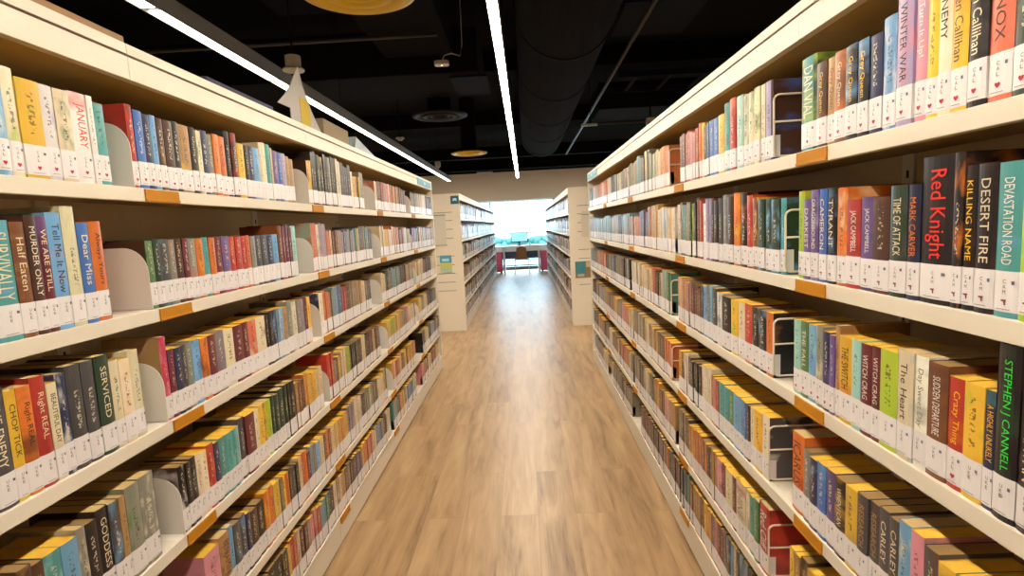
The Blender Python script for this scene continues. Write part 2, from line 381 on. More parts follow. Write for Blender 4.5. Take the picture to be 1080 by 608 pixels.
# ------------------------------------------------------------------ books
def hexc(h):
    r = [int(h[i:i+2], 16)/255 for i in (0, 2, 4)]; return tuple(c/12.92 if c <= .04045 else ((c+.055)/1.055)**2.4 for c in r)
PAL = dict(k=('221C1E', 'black'), n=('4A2E24', 'dark brown'), b=('7C4C2C', 'brown'), t=('B48C58', 'tan'), c=('E6DABA', 'cream'), w=('EDEAE4', 'white'),
  g=('8C8880', 'grey'), G=('4C4A4E', 'charcoal'), r=('BC342A', 'red'), m=('6C2430', 'maroon'), o=('DE7622', 'orange'), y=('EABC2C', 'yellow'),
  l=('A8C62E', 'lime green'), e=('5A8050', 'green'), E=('2A4032', 'dark green'), a=('459A9C', 'teal'), A=('96C8C6', 'pale aqua'), u=('3A6CBC', 'blue'),
  U=('2A3258', 'navy'), s=('6CA8DA', 'sky blue'), v=('66508C', 'violet'), p=('D88C9E', 'pink'), L=('AC9ECC', 'lilac'), S=('DA7054', 'salmon'), C=('BE3258', 'crimson'))
PALC = {k: hexc(v[0]) for k, v in PAL.items()}
INKS = dict(PALC); INKS['G'] = hexc('2EE04A'); INKS['r'] = hexc('F02C22'); INKS['y'] = hexc('FFC81E')
SAT = 1.0
def jitter(c, a=.14):
    g_ = sum(c)/3; c = tuple((g_+(x-g_)*SAT)*q for x, q in zip(c, (.86, .76, .64) if SAT < .8 else (1, 1, 1)))
    f = 1+random.uniform(-a, a); return tuple(min(1, x*f*(1+random.uniform(-.05, .05))) for x in c)
def spine_profile(w, d, bul):
    P = [(-w/2, d)]
    P += [(-w/2, .003)]
    n = 5
    for k in range(n+1):
        s = -1+2*k/n; P.append((s*w/2, bul*(s*s)*1.0))
    P += [(w/2, .003), (w/2, d)]
    out = []
    for q in P:
        if not out or (abs(q[0]-out[-1][0])+abs(q[1]-out[-1][1])) > 1e-6: out.append(q)
    return out
def build_book(mb, w, h, cc, xf=None, title='', m_cover=0, m_ink=1, simple=False, pages=None, sticker=None, mp=2, ms=3):
    """book with its spine toward -y, standing on z=0; mb gets the cover, pages / sticker builders the rest"""
    T = xf or (lambda p: p)
    d = .125 if h < .2 else (.15 if h < .225 else .168)
    col = jitter(PALC[cc[0]]); alt = jitter(PALC[cc[1]] if len(cc) > 1 else tuple(x*.72+.03 for x in PALC[cc[0]]), .1)
    seed = random.random(); A = (*alt, seed)
    side = jitter(PALC[cc[2]]) if len(cc) > 2 else col
    thick = .0022 if h >= .225 else .0007
    bul = min(.0035, w*.10) if h >= .2 else min(.002, w*.06)
    P = spine_profile(w, d, bul)
    if simple: P = [(-w/2, d), (-w/2, 0), (w/2, 0), (w/2, d)]
    def UV(x, z, flat): return (x/(w/2), z) if flat else (5+x*20, z)
    for (a, b) in zip(P, P[1:]):
        onspine = abs(a[1]) < .0035 and abs(b[1]) < .0035 or simple and a[1] == 0 == b[1]
        uv = [(a[0]/(w/2)*.999, 0), (b[0]/(w/2)*.999, 0), (b[0]/(w/2)*.999, h), (a[0]/(w/2)*.999, h)] if onspine else [(1.5+a[1]*22, 0), (1.5+b[1]*22, 0), (1.5+b[1]*22, h), (1.5+a[1]*22, h)]
        if title: uv = [(q[0] if abs(q[0]) > 1.2 else .6+abs(q[0])*.3, q[1]) for q in uv]
        mb.face([T((a[0], a[1], 0)), T((b[0], b[1], 0)), T((b[0], b[1], h)), T((a[0], a[1], h))], m_cover, col if onspine else side, A, uv)
    # inner faces and board edges of the cover
    t = min(thick, w*.2)
    Q = [(x*(1-2*t/w), min(d, max(y, 0)+t if y < d-.001 else d)) for x, y in P]
    edge = tuple(c*.8 for c in col) if h >= .2 or cc[0] in 'GgknbE' else (.70, .44, .08)
    for i in range(len(P)-1):
        a, b, c, e = P[i], P[i+1], Q[i+1], Q[i]
        mb.face([T((a[0], a[1], h)), T((b[0], b[1], h)), T((c[0], c[1], h)), T((e[0], e[1], h))], m_cover, edge, (*edge, seed))
        if not simple: mb.face([T((b[0], b[1], 0)), T((a[0], a[1], 0)), T((e[0], e[1], 0)), T((c[0], c[1], 0))], m_cover, edge, (*edge, seed))
        if not simple: mb.face([T((a[0]*(1-2*t/w), e[1], 0)), T((e[0], e[1], h)), T((c[0], c[1], h)), T((c[0], c[1], 0))], m_cover, edge, (*edge, seed))
    if title:
        ttl, _, ic = title.partition('~')
        dark = sum(col)/3 < .28
        c2 = INKS[ic] if ic else (hexc('F0E2C0') if dark else hexc('2A2024'))
        ttl = ttl.replace('_', ' ')
        if ttl:
            zt, zb = h-.022, .075
            gw, gh = glyphs(ttl)[2:]
            L = zt-zb; hh = min(w*(.50 if w < .045 else .62), .0165 if w < .045 else .05, L/gw*gh*2.2); LL = min(L, gw/gh*hh*1.15)
            put_text(mb, ttl, lambda a, b: T(((b-.5)*hh, -.0004, zt-(L-LL)*.35-a*LL)), m_ink, c2)
    # pages
    pb = pages or mb; inset = .003 if h >= .225 else .0012; dd = d-inset; hw = w/2-t-.0002
    mi = 0 if pages else mp
    pb.box if False else None
    y0 = bul+t+.0006
    V = [(-hw, y0, inset), (hw, y0, inset), (hw, dd, inset), (-hw, dd, inset), (-hw, y0, h-inset), (hw, y0, h-inset), (hw, dd, h-inset), (-hw, dd, h-inset)]
    for q in ((0, 3, 2, 1), (4, 5, 6, 7), (0, 1, 5, 4), (1, 2, 6, 5), (2, 3, 7, 6), (3, 0, 4, 7)) if not simple else ((4, 5, 6, 7), (0, 1, 5, 4)):
        pb.face([T(V[k]) for k in q], mi)
    # sticker wrapped round the foot of the spine
    sb = sticker or mb; mi = 0 if sticker else ms
    z0 = random.choice((.006, .008, .009)); z1 = z0+.058; e = .0005; wrap = .022
    SP = [(-w/2-.00025, wrap)]+[(x*(1+.0005/w), y-e) for x, y in P[1:-1]]+[(w/2+.00025, wrap)]
    if simple: SP = [(-w/2, wrap), (-w/2, -e), (w/2, -e), (w/2, wrap)]
    for a, b in zip(SP, SP[1:]):
        on = abs(a[1]) < .0045 and abs(b[1]) < .0045
        u0, u1 = (a[0]/(w/2), b[0]/(w/2)) if on else (3, 3.2)
        sb.face([T((a[0], a[1], z0)), T((b[0], b[1], z0)), T((b[0], b[1], z1)), T((a[0], a[1], z1))], mi, (1, 1, 1), (1, 1, 1, 0), [(u0, 0), (u1, 0), (u1, z1-z0), (u0, z1-z0)])
    return z0, bul
PISTOL = [(-1, .8), (-1, .35), (-.1, .2), (.1, -.9), (.7, -.9), (.65, .1), (.9, .5), (.9, .9)]
HEART = [(0, -1), (.55, -.45), (.95, .05), (1, .4), (.8, .7), (.45, .78), (.12, .6), (0, .38), (-.12, .6), (-.45, .78), (-.8, .7), (-1, .4), (-.95, .05), (-.55, -.45)]

ROWS = {
    'L1': '''958,24,198,L,0 982,18,198,s,0 1000,34,200,sw,1 1034,30,202,cl,1 1064,52,189,yl,1 1116,33,189,wL,1 1149,39,188,ce,1 1188,46,192,wr,1,JANUARY~r 1234,17,192,w,1 1251,35,181,aA,1 1359,24,201,rn,1 1383,32,192,uU,1 1415,29,188,U,1 1444,23,191,su,1 1467,28,188,nt,1 1495,38,188,n,1 1533,30,192,kn,1 1563,50,189,ty,1 1613,29,190,k,1 1642,25,185,ce,1 1667,36,190,UG,1 1703,27,183,ge,1 1730,33,189,o,1 1763,40,188,or,1 1803,36,211,k,1 1839,37,210,nr,1 1876,46,182,y,1 1922,27,181,k,1 1949,35,182,U,1 1984,44,182,s,1 2028,24,206,c,1 2052,29,209,c,1 2081,40,208,a,1 2121,16,199,c,0 2137,42,191,vm,1 2179,35,189,u,1 2214,36,190,L,1 2250,37,184,t,1 2287,39,177,t,1 2471,27,192,ykn,0 2498,29,196,ykn,0 2527,31,237,k,0 2558,28,244,k,0 2586,49,232,E,1 2635,51,228,ky,1 2686,34,245,k,0 2720,28,236,k,0 2748,33,238,gk,0 2781,31,245,k,0 2812,40,239,k,0 2852,32,244,w,0 2884,28,233,w,0 2912,25,230,kn,0 2937,37,235,nk,0 2974,33,220,U,0 3007,32,216,U,0 3039,51,232,k,0 3090,35,202,w,0 3125,40,178,y,0 3165,32,181,y,0 3197,30,181,ky,0 3227,26,183,yk,0 3253,41,214,g,0 3294,37,212,g,0 3566,27,187,cwS,0 3593,31,185,cwS,0 3624,36,189,nc,0 3660,36,191,m,0 3696,28,192,m,0 3724,35,188,m,0 3759,29,194,So,0 3788,31,194,oS,0 3819,44,192,sS,0 3863,37,191,S,0 3900,39,191,S,0 3939,35,194,wS,0 3974,20,183,o,0 3994,34,194,o,0 4028,33,191,Go,0 4061,30,183,o,0 4091,25,194,ty,0 4116,32,185,yt,0 4148,32,182,bt,0 4180,35,193,yt,0 4215,24,189,b,0 4239,35,193,b,0 4274,36,193,nb,0 4310,36,189,b,0 4346,39,184,b,0 4385,42,176,b,0 4427,33,183,Gb,0 4460,26,177,b,0 4675,29,186,k,0 4704,36,186,k,0 4740,32,181,yk,0 4772,23,178,k,0 4795,40,176,g,0 4835,29,187,g,0 4864,36,180,g,0 4900,37,188,g,0 4937,29,180,g,0 4966,35,183,gt,0 5001,30,187,tg,0 5031,34,185,cg,0 5065,38,177,tg,0 5103,36,189,c,0 5139,26,194,c,0 5165,24,182,c,0 5189,30,186,c,0 5219,28,189,c,0 5247,32,193,w,0 5279,36,187,w,0 5315,32,195,w,0 5347,25,190,w,0 5372,28,191,w,0 5400,32,179,m,0 5432,27,186,m,0 5459,36,183,m,0 5495,30,181,m,0 5525,36,177,m,0 5561,42,177,n,0 5603,33,186,n,0 5636,40,178,nn,0 5676,29,185,n,0 5705,28,184,n,0''',
    'L2': '''918,41,208,pS,1 959,50,222,as,1,SURVIVALLY 1009,31,219,bt,1,Half_Eaten 1040,26,232,nk,1,MURDER_ONLY 1066,25,230,mv,1,WE_ARE_STILL 1091,37,238,sL,1,Tell_Me_It_Now 1128,36,252,c,1 1164,33,218,u,1,Dear_Miss 1197,37,221,oS,1,Always_Yours 1369,26,173,eEn,1 1395,27,177,E,1 1422,36,175,Ga,1 1458,25,174,gt,1 1483,34,176,n,1 1517,28,176,m,1 1545,37,174,gS,1 1582,35,174,oy,1 1617,30,176,a,1 1647,32,175,o,1 1679,39,177,m,1 1718,46,177,vr,1 1764,36,175,ro,1 1800,38,174,r,1 1838,33,175,ro,1 1871,27,177,S,1 1898,35,174,g,1 1933,44,175,G,1 1977,45,177,G,1 2022,48,174,U,1 2070,50,177,sa,1 2120,32,210,bm,1 2152,29,208,mb,1 2181,37,214,m,1 2218,28,203,m,0 2246,48,208,A,1 2454,27,220,SoA,0 2481,31,221,SoA,0 2512,35,215,wL,0 2547,26,222,Lw,0 2573,25,213,L,0 2598,38,216,L,0 2636,29,183,o,0 2665,26,177,o,0 2691,26,187,wo,0 2717,37,182,b,0 2754,34,184,b,0 2788,44,183,t,0 2832,32,181,L,0 2864,25,176,L,0 2889,37,182,GL,0 2926,37,176,sL,0 2963,32,188,Ls,0 2995,35,179,gs,0 3030,30,185,Ls,0 3060,26,192,a,0 3086,27,195,a,0 3113,37,194,ya,0 3150,31,204,G,0 3181,34,204,G,0 3215,30,203,bG,0 3245,37,204,ga,0 3282,27,196,ag,0 3309,37,204,ga,0 3346,38,190,G,0 3384,26,185,G,0 3617,38,204,c,0 3655,34,200,c,0 3689,28,204,cc,0 3717,35,183,y,0 3752,35,182,y,0 3787,31,180,y,0 3818,32,176,y,0 3850,30,183,w,0 3880,27,178,w,0 3907,28,179,cw,0 3935,33,204,Sc,0 3968,25,203,cS,0 3993,28,193,Sc,0 4021,32,195,cS,0 4053,24,182,S,0 4077,34,191,S,0 4111,33,194,tS,0 4144,35,192,S,0 4179,38,175,b,0 4217,30,180,b,0 4247,31,185,b,0 4278,34,186,b,0 4312,30,188,pc,0 4342,37,184,cp,0 4379,39,194,wp,0 4418,37,186,cp,0 4455,30,179,g,0 4485,24,183,g,0 4509,28,176,yg,0 4537,31,180,g,0 4647,33,187,vL,0 4680,35,185,Lv,0 4715,35,184,vL,0 4750,33,187,Lv,0 4783,29,178,vL,0 4812,26,185,k,0 4838,32,183,k,0 4870,34,183,ck,0 4904,32,195,k,0 4936,23,186,k,0 4959,31,194,bk,0 4990,28,182,c,0 5018,43,192,c,0 5061,30,185,tc,0 5091,41,190,c,0 5132,27,177,g,0 5159,30,185,g,0 5189,29,187,gg,0 5218,31,184,g,0 5249,33,188,g,0 5282,23,177,m,0 5305,38,181,m,0 5343,34,179,ym,0 5377,33,181,m,0 5410,36,180,m,0 5446,25,177,gm,0 5471,25,180,m,0 5496,29,176,t,0 5525,29,178,t,0 5554,38,177,t,0 5592,40,182,t,0 5632,34,175,t,0 5666,30,186,Gt,0 5696,33,185,t,0''',
    'L3': '''873,35,230,Gm,1 908,41,219,Gk,1,THE_ENEMY 949,24,209,yo,1,CHOP_TICK~k 973,30,209,ok,1,Right_REAL 1003,33,219,rk,1,Right_REAL 1036,23,198,c,1,BEAUTIFUL_DAY~k 1059,25,211,Uw,1 1084,39,220,G,1 1123,35,219,G,1 1158,41,222,E,1,SERVICED 1199,28,202,cy,1 1227,35,198,cy,1 1262,34,211,cw,1 1374,27,221,Cpt,1 1401,25,183,mv,1 1426,30,181,U,1 1456,22,181,Gg,1 1478,32,183,ga,1 1510,38,184,sU,1 1548,35,182,ok,1 1583,42,183,m,1 1625,49,185,gv,1 1674,59,182,c,1 1733,56,183,m,1 1789,39,185,mn,1 1828,55,183,Sc,1 1883,67,185,cb,1 1950,24,184,k,1 1974,30,191,k,1 2004,33,193,Us,1 2037,25,193,sU,0 2062,34,192,sw,1 2096,35,191,t,1 2131,46,209,gG,1 2177,48,200,cA,1 2225,40,199,g,1 2265,31,199,L,0 2296,32,202,m,0 2328,43,199,yo,1 2475,49,198,cwU,1 2524,35,203,oS,0 2559,42,193,So,0 2601,30,188,g,0 2631,24,194,g,0 2655,30,204,s,0 2685,41,203,s,0 2726,24,204,u,0 2750,35,205,u,0 2785,31,186,r,0 2816,31,189,r,0 2847,35,200,m,0 2882,29,201,m,0 2911,35,199,gt,0 2946,33,201,tg,0 2979,31,204,g,0 3010,39,203,g,0 3049,42,196,t,0 3091,32,196,t,0 3123,44,190,c,0 3167,34,183,c,0 3201,39,182,gv,0 3240,26,181,vg,0 3266,37,188,ng,0 3552,26,188,c,0 3578,29,195,c,0 3607,31,190,c,0 3638,40,182,c,0 3678,36,195,E,0 3714,43,200,E,0 3757,37,204,g,0 3794,36,194,g,0 3830,39,203,Gg,0 3869,32,203,s,0 3901,30,194,s,0 3931,31,202,ts,0 3962,25,196,s,0 3987,40,205,a,0 4027,28,192,a,0 4055,26,203,ga,0 4081,35,200,G,0 4116,27,197,G,0 4143,40,204,G,0 4183,30,198,G,0 4213,39,194,n,0 4252,36,197,n,0 4288,29,198,bn,0 4317,36,196,t,0 4353,33,197,t,0 4386,41,192,t,0 4427,26,198,g,0 4453,34,202,g,0 4487,30,198,cg,0 4517,29,199,g,0 4546,35,202,g,0 4705,32,194,cy,0 4737,32,187,yc,0 4769,33,194,Gc,0 4802,40,187,yc,0 4842,38,194,cy,0 4880,21,198,c,0 4901,35,201,c,0 4936,33,199,c,0 4969,35,200,c,0 5004,33,204,c,0 5037,31,199,nc,0 5068,31,185,m,0 5099,35,189,m,0 5134,36,188,m,0 5170,33,189,m,0 5203,33,191,m,0 5236,35,193,gm,0 5271,31,189,n,0 5302,30,194,n,0 5332,39,195,n,0 5371,37,188,n,0 5408,27,190,n,0 5435,29,194,sn,0 5464,27,192,n,0 5491,28,195,c,0 5519,32,200,c,0 5551,35,194,yc,0 5586,36,192,c,0 5622,38,204,c,0 5660,35,196,c,0 5695,34,193,c,0''',
    'L4': '''802,30,184,b,0 832,44,192,n,0 876,44,190,bn,0 920,29,198,nt,1 949,26,190,n,1 975,39,191,aA,1 1014,40,191,s,1 1054,23,201,gc,1 1077,33,198,k,1 1110,35,211,k,1,GODDESS 1145,30,208,Gs,1 1175,19,209,t,1 1194,47,220,ge,1 1241,54,222,gc,1 1386,30,184,kwn,1 1416,22,182,k,1 1438,28,185,kG,1 1466,24,184,c,1 1490,29,182,cy,1 1519,36,189,ro,1 1555,27,182,UG,1 1582,33,185,ae,1 1615,40,185,a,1 1655,24,184,aA,1 1679,24,184,As,1 1703,38,202,G,1 1741,60,198,m,1 1801,35,198,cy,1 1836,29,202,y,1 1865,30,202,yn,1 1895,39,200,ly,1 1934,25,206,E,1 1959,31,202,E,1 1990,51,210,E,1 2041,31,214,Ek,1 2072,23,213,kE,0 2095,47,211,k,1 2142,29,192,t,0 2171,32,189,bn,0 2203,28,190,nb,0 2231,29,204,oy,0 2260,24,199,yo,0 2284,36,183,y,0 2320,42,188,y,1 2362,31,186,c,0 2393,40,193,c,0 2508,46,223,rSr,1 2554,33,220,rSr,0 2587,24,175,gG,0 2611,32,180,Gg,0 2643,33,181,yg,0 2676,26,186,gy,0 2702,27,194,c,0 2729,33,205,c,0 2762,39,202,l,0 2801,25,196,l,0 2826,31,201,k,0 2857,35,198,k,0 2892,39,194,G,0 2931,31,197,G,0 2962,33,198,n,0 2995,39,196,n,0 3034,40,202,c,0 3074,36,202,c,0 3110,32,193,k,0 3142,28,201,k,0 3170,26,199,m,0 3196,29,198,m,0 3225,28,193,m,0 3253,27,200,bc,0 3280,30,194,cb,0 3310,30,201,bb,0 3340,35,195,b,0 3375,27,199,b,0 3402,30,196,sb,0 3631,33,175,yc,0 3664,35,184,cy,0 3699,41,177,yy,0 3740,34,178,l,0 3774,22,185,l,0 3796,29,177,l,0 3825,24,180,y,0 3849,35,180,y,0 3884,30,180,gy,0 3914,25,185,yc,0 3939,30,184,cy,0 3969,39,181,yc,0 4008,30,177,t,0 4038,38,183,t,0 4076,26,176,bt,0 4102,37,184,t,0 4139,41,186,gv,0 4180,26,192,vg,0 4206,38,182,gv,0 4244,32,194,Sp,0 4276,34,182,pS,0 4310,43,195,wS,0 4353,32,185,c,0 4385,24,176,c,0 4409,26,185,yc,0 4435,33,184,c,0 4468,40,178,w,0 4508,27,180,w,0 4535,25,181,bw,0 4560,30,178,w,0 4717,28,186,y,0 4745,37,194,y,0 4782,28,188,wy,0 4810,42,188,y,0 4852,35,188,g,0 4887,33,184,g,0 4920,40,193,g,0 4960,35,191,g,0 4995,23,184,c,0 5018,33,195,c,0 5051,31,189,c,0 5082,34,192,c,0 5116,30,185,c,0 5146,32,189,U,0 5178,34,193,U,0 5212,25,190,tU,0 5237,38,190,U,0 5275,32,195,U,0 5307,40,190,k,0 5347,31,187,k,0 5378,32,194,k,0 5410,35,192,k,0 5445,32,192,k,0 5477,37,184,g,0 5514,27,185,g,0 5541,38,184,g,0 5579,25,187,g,0 5604,24,187,g,0 5628,31,183,g,0''',
    'L5': '''1009,53,183,G,0 1062,59,182,n,0 1121,64,182,y,0 1185,72,190,k,0 1449,77,190,p,1 1526,55,200,tn,1,BENJAMIN 1581,29,203,sG,1 1610,39,194,Gs,1 1649,35,198,Gs,1 1684,26,191,U,1 1710,47,181,nk,1 1757,50,184,kn,1 1807,37,198,oy,1 1844,38,200,or,1 1882,49,192,yc,1 1931,25,190,g,0 1956,29,185,yo,1 1985,32,186,oy,1 2017,25,193,G,0 2042,30,183,G,0 2072,28,185,k,0 2100,29,198,cy,0 2129,27,200,ro,0 2156,34,200,or,1 2190,32,184,m,0 2222,36,194,sg,0 2258,30,190,gs,0 2288,46,181,s,1 2334,48,185,cy,1 2382,24,186,bo,0 2406,37,188,ob,0 2443,28,183,bo,0 2471,26,178,c,0 2497,27,184,c,0 2524,26,182,yc,0 2550,29,181,cy,0 2579,40,182,yo,0 2619,33,176,oy,0 2652,28,185,y,0 2680,33,185,y,0 2713,32,198,vL,0 2745,26,198,Lv,0 2771,29,202,vL,0 2800,27,196,Lv,0 2827,26,200,wc,0 2853,30,205,cw,0 2883,38,198,wc,0 2921,29,192,cw,0 2950,34,182,k,0 2984,41,186,k,0 3025,28,187,g,0 3053,31,191,g,0 3084,29,193,ac,0 3113,30,191,ca,0 3143,22,191,ac,0 3165,32,187,g,0 3197,32,180,g,0 3229,26,182,n,0 3255,41,188,n,0 3296,40,176,w,0 3336,29,177,w,0 3365,41,176,wc,0 3406,31,186,cw,0 3437,36,204,yE,0 3473,39,203,Ey,0 3672,25,187,yo,0 3697,32,188,oy,0 3729,31,181,wy,0 3760,26,183,oy,0 3786,31,179,r,0 3817,27,180,r,0 3844,33,186,tr,0 3877,26,179,oc,0 3903,32,177,co,0 3935,37,186,to,0 3972,30,169,G,0 4002,43,175,G,0 4045,26,168,yG,0 4071,36,175,y,0 4107,32,183,y,0 4139,39,188,by,0 4178,33,176,y,0 4211,31,177,ty,0 4242,26,185,yt,0 4268,26,188,ty,0 4294,31,185,yt,0 4325,36,178,ty,0 4361,32,179,o,0 4393,29,186,o,0 4422,25,180,o,0 4447,33,177,o,0 4785,42,178,k,0 4827,29,178,k,0 4856,29,178,Gk,0 4885,43,179,k,0 4928,24,187,c,0 4952,27,175,c,0 4979,35,180,sc,0 5014,33,188,c,0 5047,33,178,c,0 5080,35,179,n,0 5115,32,181,n,0 5147,31,186,n,0 5178,35,183,n,0 5213,28,185,n,0 5241,36,179,s,0 5277,37,177,s,0 5314,26,178,s,0 5340,39,180,s,0 5379,33,182,s,0 5412,29,178,k,0 5441,28,177,k,0 5469,26,185,k,0 5495,31,177,k,0 5526,40,186,k,0 5566,29,182,ck,0 5595,38,176,g,0 5633,30,169,g,0 5663,34,169,g,0 5697,25,176,g,0 5722,37,178,g,0''',
    'L6': '''1527,58,182,n,0 1585,62,185,G,0 1647,67,184,n,0 1714,72,181,bk,0 1786,62,185,k,0 1848,48,184,k,0 1896,43,181,ky,0 1939,26,181,y,0 1965,31,190,ro,0 1996,24,192,or,0 2020,28,195,wr,0 2048,44,181,nm,1 2092,35,184,mn,0 2127,33,171,gp,0 2160,42,171,pg,1 2202,31,187,pr,0 2233,36,177,rp,0 2269,37,170,s,0 2306,35,177,s,0 2341,27,185,aE,0 2368,36,176,Ea,0 2404,39,184,k,0 2443,40,184,w,0 2483,38,184,gc,0 2521,33,185,cg,0 2554,26,177,t,0 2580,33,185,t,0 2613,41,180,bg,0 2654,36,187,gb,0 2690,35,179,n,0 2725,30,185,n,0 2755,34,182,v,0 2789,34,185,v,0 2823,35,172,v,0 2858,36,169,v,0 2894,37,177,yo,0 2931,38,183,oy,0 2969,28,176,o,0 2997,31,181,o,0 3028,19,182,pr,0 3047,31,185,rp,0 3078,31,185,pr,0 3109,30,172,c,0 3139,34,171,c,0 3173,26,180,su,0 3199,40,177,us,0 3239,23,186,su,0 3262,37,181,u,0 3299,31,176,u,0 3330,26,179,yu,0 3356,41,187,k,0 3397,33,177,k,0 3430,32,195,w,0 3462,34,184,w,0 3496,38,186,cw,0 3616,28,199,as,0 3644,28,195,sa,0 3672,24,192,ya,0 3696,34,193,sa,0 3730,31,194,G,0 3761,35,200,G,0 3796,25,197,bG,0 3821,32,184,oy,0 3853,37,181,yo,0 3890,30,178,go,0 3920,28,178,yo,0 3948,31,183,g,0 3979,42,186,g,0 4021,29,176,cg,0 4050,36,172,su,0 4086,39,169,us,0 4125,37,175,su,0 4162,30,177,us,0 4192,26,177,s,0 4218,25,175,s,0 4243,31,171,s,0 4274,32,171,s,0 4306,31,180,cg,0 4337,29,177,gc,0 4366,30,186,cg,0 4396,30,182,gc,0 4685,34,183,p,0 4719,45,181,p,0 4764,31,175,p,0 4795,32,187,p,0 4827,28,187,m,0 4855,33,177,m,0 4888,25,181,wm,0 4913,30,182,m,0 4943,33,186,m,0 4976,34,180,c,0 5010,33,176,c,0 5043,33,186,yc,0 5076,29,177,c,0 5105,30,180,c,0 5135,38,179,m,0 5173,39,184,m,0 5212,28,178,m,0 5240,26,179,m,0 5266,38,182,m,0 5304,23,183,r,0 5327,30,186,r,0 5357,31,176,br,0 5388,29,177,r,0 5417,34,183,r,0 5451,33,187,cr,0 5484,26,167,c,0 5510,34,171,c,0 5544,35,172,yc,0 5579,32,169,c,0 5611,34,180,c,0 5645,31,168,c,0''',
    'R1': '''731,33,221,s,0 764,36,228,EG,1 800,41,228,So,1,EVERNOX~n 841,35,229,kG,1,Kristen_Callihan 876,33,231,yo,1,Kristen_Callihan~n 909,28,231,cw,1,ENEMY~k 937,26,232,yl,1 963,32,232,pL,1,Turn_It_Up!~w 995,42,228,Lp,1,WINTER_WAR 1037,44,200,sw,1 1081,38,181,Uk,1 1119,34,184,ks,1,Grey_Queen~y 1153,40,185,ks,1,Grey_Queen~y 1193,40,185,bo,1,Grey_Queen~c 1233,34,183,to,1,Grey_Queen~n 1267,40,184,no,1,Grey_Queen~y 1307,71,211,alE,1,DAN_VIAL 1528,48,209,Lun,1 1576,37,210,ce,1 1613,40,212,ce,1 1653,41,208,ce,1 1694,44,210,ce,1 1738,54,218,Ac,1 1792,49,222,rS,1 1841,52,218,aG,1 1893,55,192,yo,1 1948,49,191,u,1 1997,51,192,u,1 2048,24,187,uU,0 2072,29,183,Uu,0 2101,34,200,y,1 2135,37,205,or,1 2172,33,193,ro,0 2205,32,183,p,0 2237,31,191,p,0 2268,35,200,r,0 2303,31,193,r,0 2334,41,199,m,0 2375,29,193,m,0 2592,25,186,o,0 2617,37,189,o,0 2654,25,194,o,0 2679,40,194,yo,0 2719,34,190,oy,0 2753,34,182,cy,0 2787,45,194,yc,0 2832,35,188,Ac,0 2867,28,184,cA,0 2895,41,186,Ac,0 2936,31,197,g,0 2967,36,199,g,0 3003,31,223,ag,0 3034,23,213,ga,0 3057,30,222,ya,0 3087,34,220,ga,0 3121,40,194,G,0 3161,33,200,G,0 3194,29,202,GG,0 3223,45,214,as,0 3268,33,221,sa,0 3301,30,217,as,0 3331,27,202,g,0 3358,28,203,g,0 3386,32,196,tg,0 3418,22,196,g,0 3440,35,193,g,0 3475,37,203,gg,0 3512,27,199,g,0 3539,33,194,g,0 3604,31,189,cb,0 3635,37,192,bc,0 3672,34,189,Gc,0 3706,26,189,g,0 3732,31,195,g,0 3763,29,187,Gg,0 3792,27,182,g,0 3819,31,183,g,0 3850,38,183,ce,0 3888,30,178,ec,0 3918,31,181,ce,0 3949,31,178,ec,0 3980,27,183,ce,0 4007,39,185,g,0 4046,30,181,g,0 4076,33,188,sg,0 4109,24,184,g,0 4133,34,189,n,0 4167,32,183,n,0 4199,30,193,Gn,0 4229,28,183,n,0 4257,26,192,n,0 4283,31,186,Gn,0 4314,32,186,c,0 4346,34,185,c,0 4380,25,183,c,0 4405,23,193,c,0 4428,32,184,c,0 4460,36,189,S,0 4496,30,186,S,0 4526,26,183,S,0 4552,34,184,S,0 4586,21,193,S,0 4607,29,190,S,0 4636,36,182,S,0 4672,33,179,Sc,0 4705,32,180,cS,0 4737,32,182,cS,0 4769,36,185,cS,0 4805,40,176,Sc,0 4845,34,187,o,0 4879,30,182,o,0 4909,31,175,o,0 4940,34,176,o,0 4974,35,185,o,0 5009,22,182,no,0 5031,27,177,gt,0 5058,38,180,tg,0 5096,39,185,gt,0 5135,31,181,tg,0 5166,35,177,gt,0 5201,30,179,nt,0 5231,33,181,c,0 5264,34,188,c,0 5298,32,177,bc,0 5330,31,177,c,0 5361,24,186,c,0 5385,32,186,cc,0 5417,32,184,c,0 5449,37,182,G,0 5486,35,184,G,0 5521,24,181,G,0 5545,37,181,G,0 5582,31,177,G,0 5613,35,180,G,0 5648,38,185,G,0''',
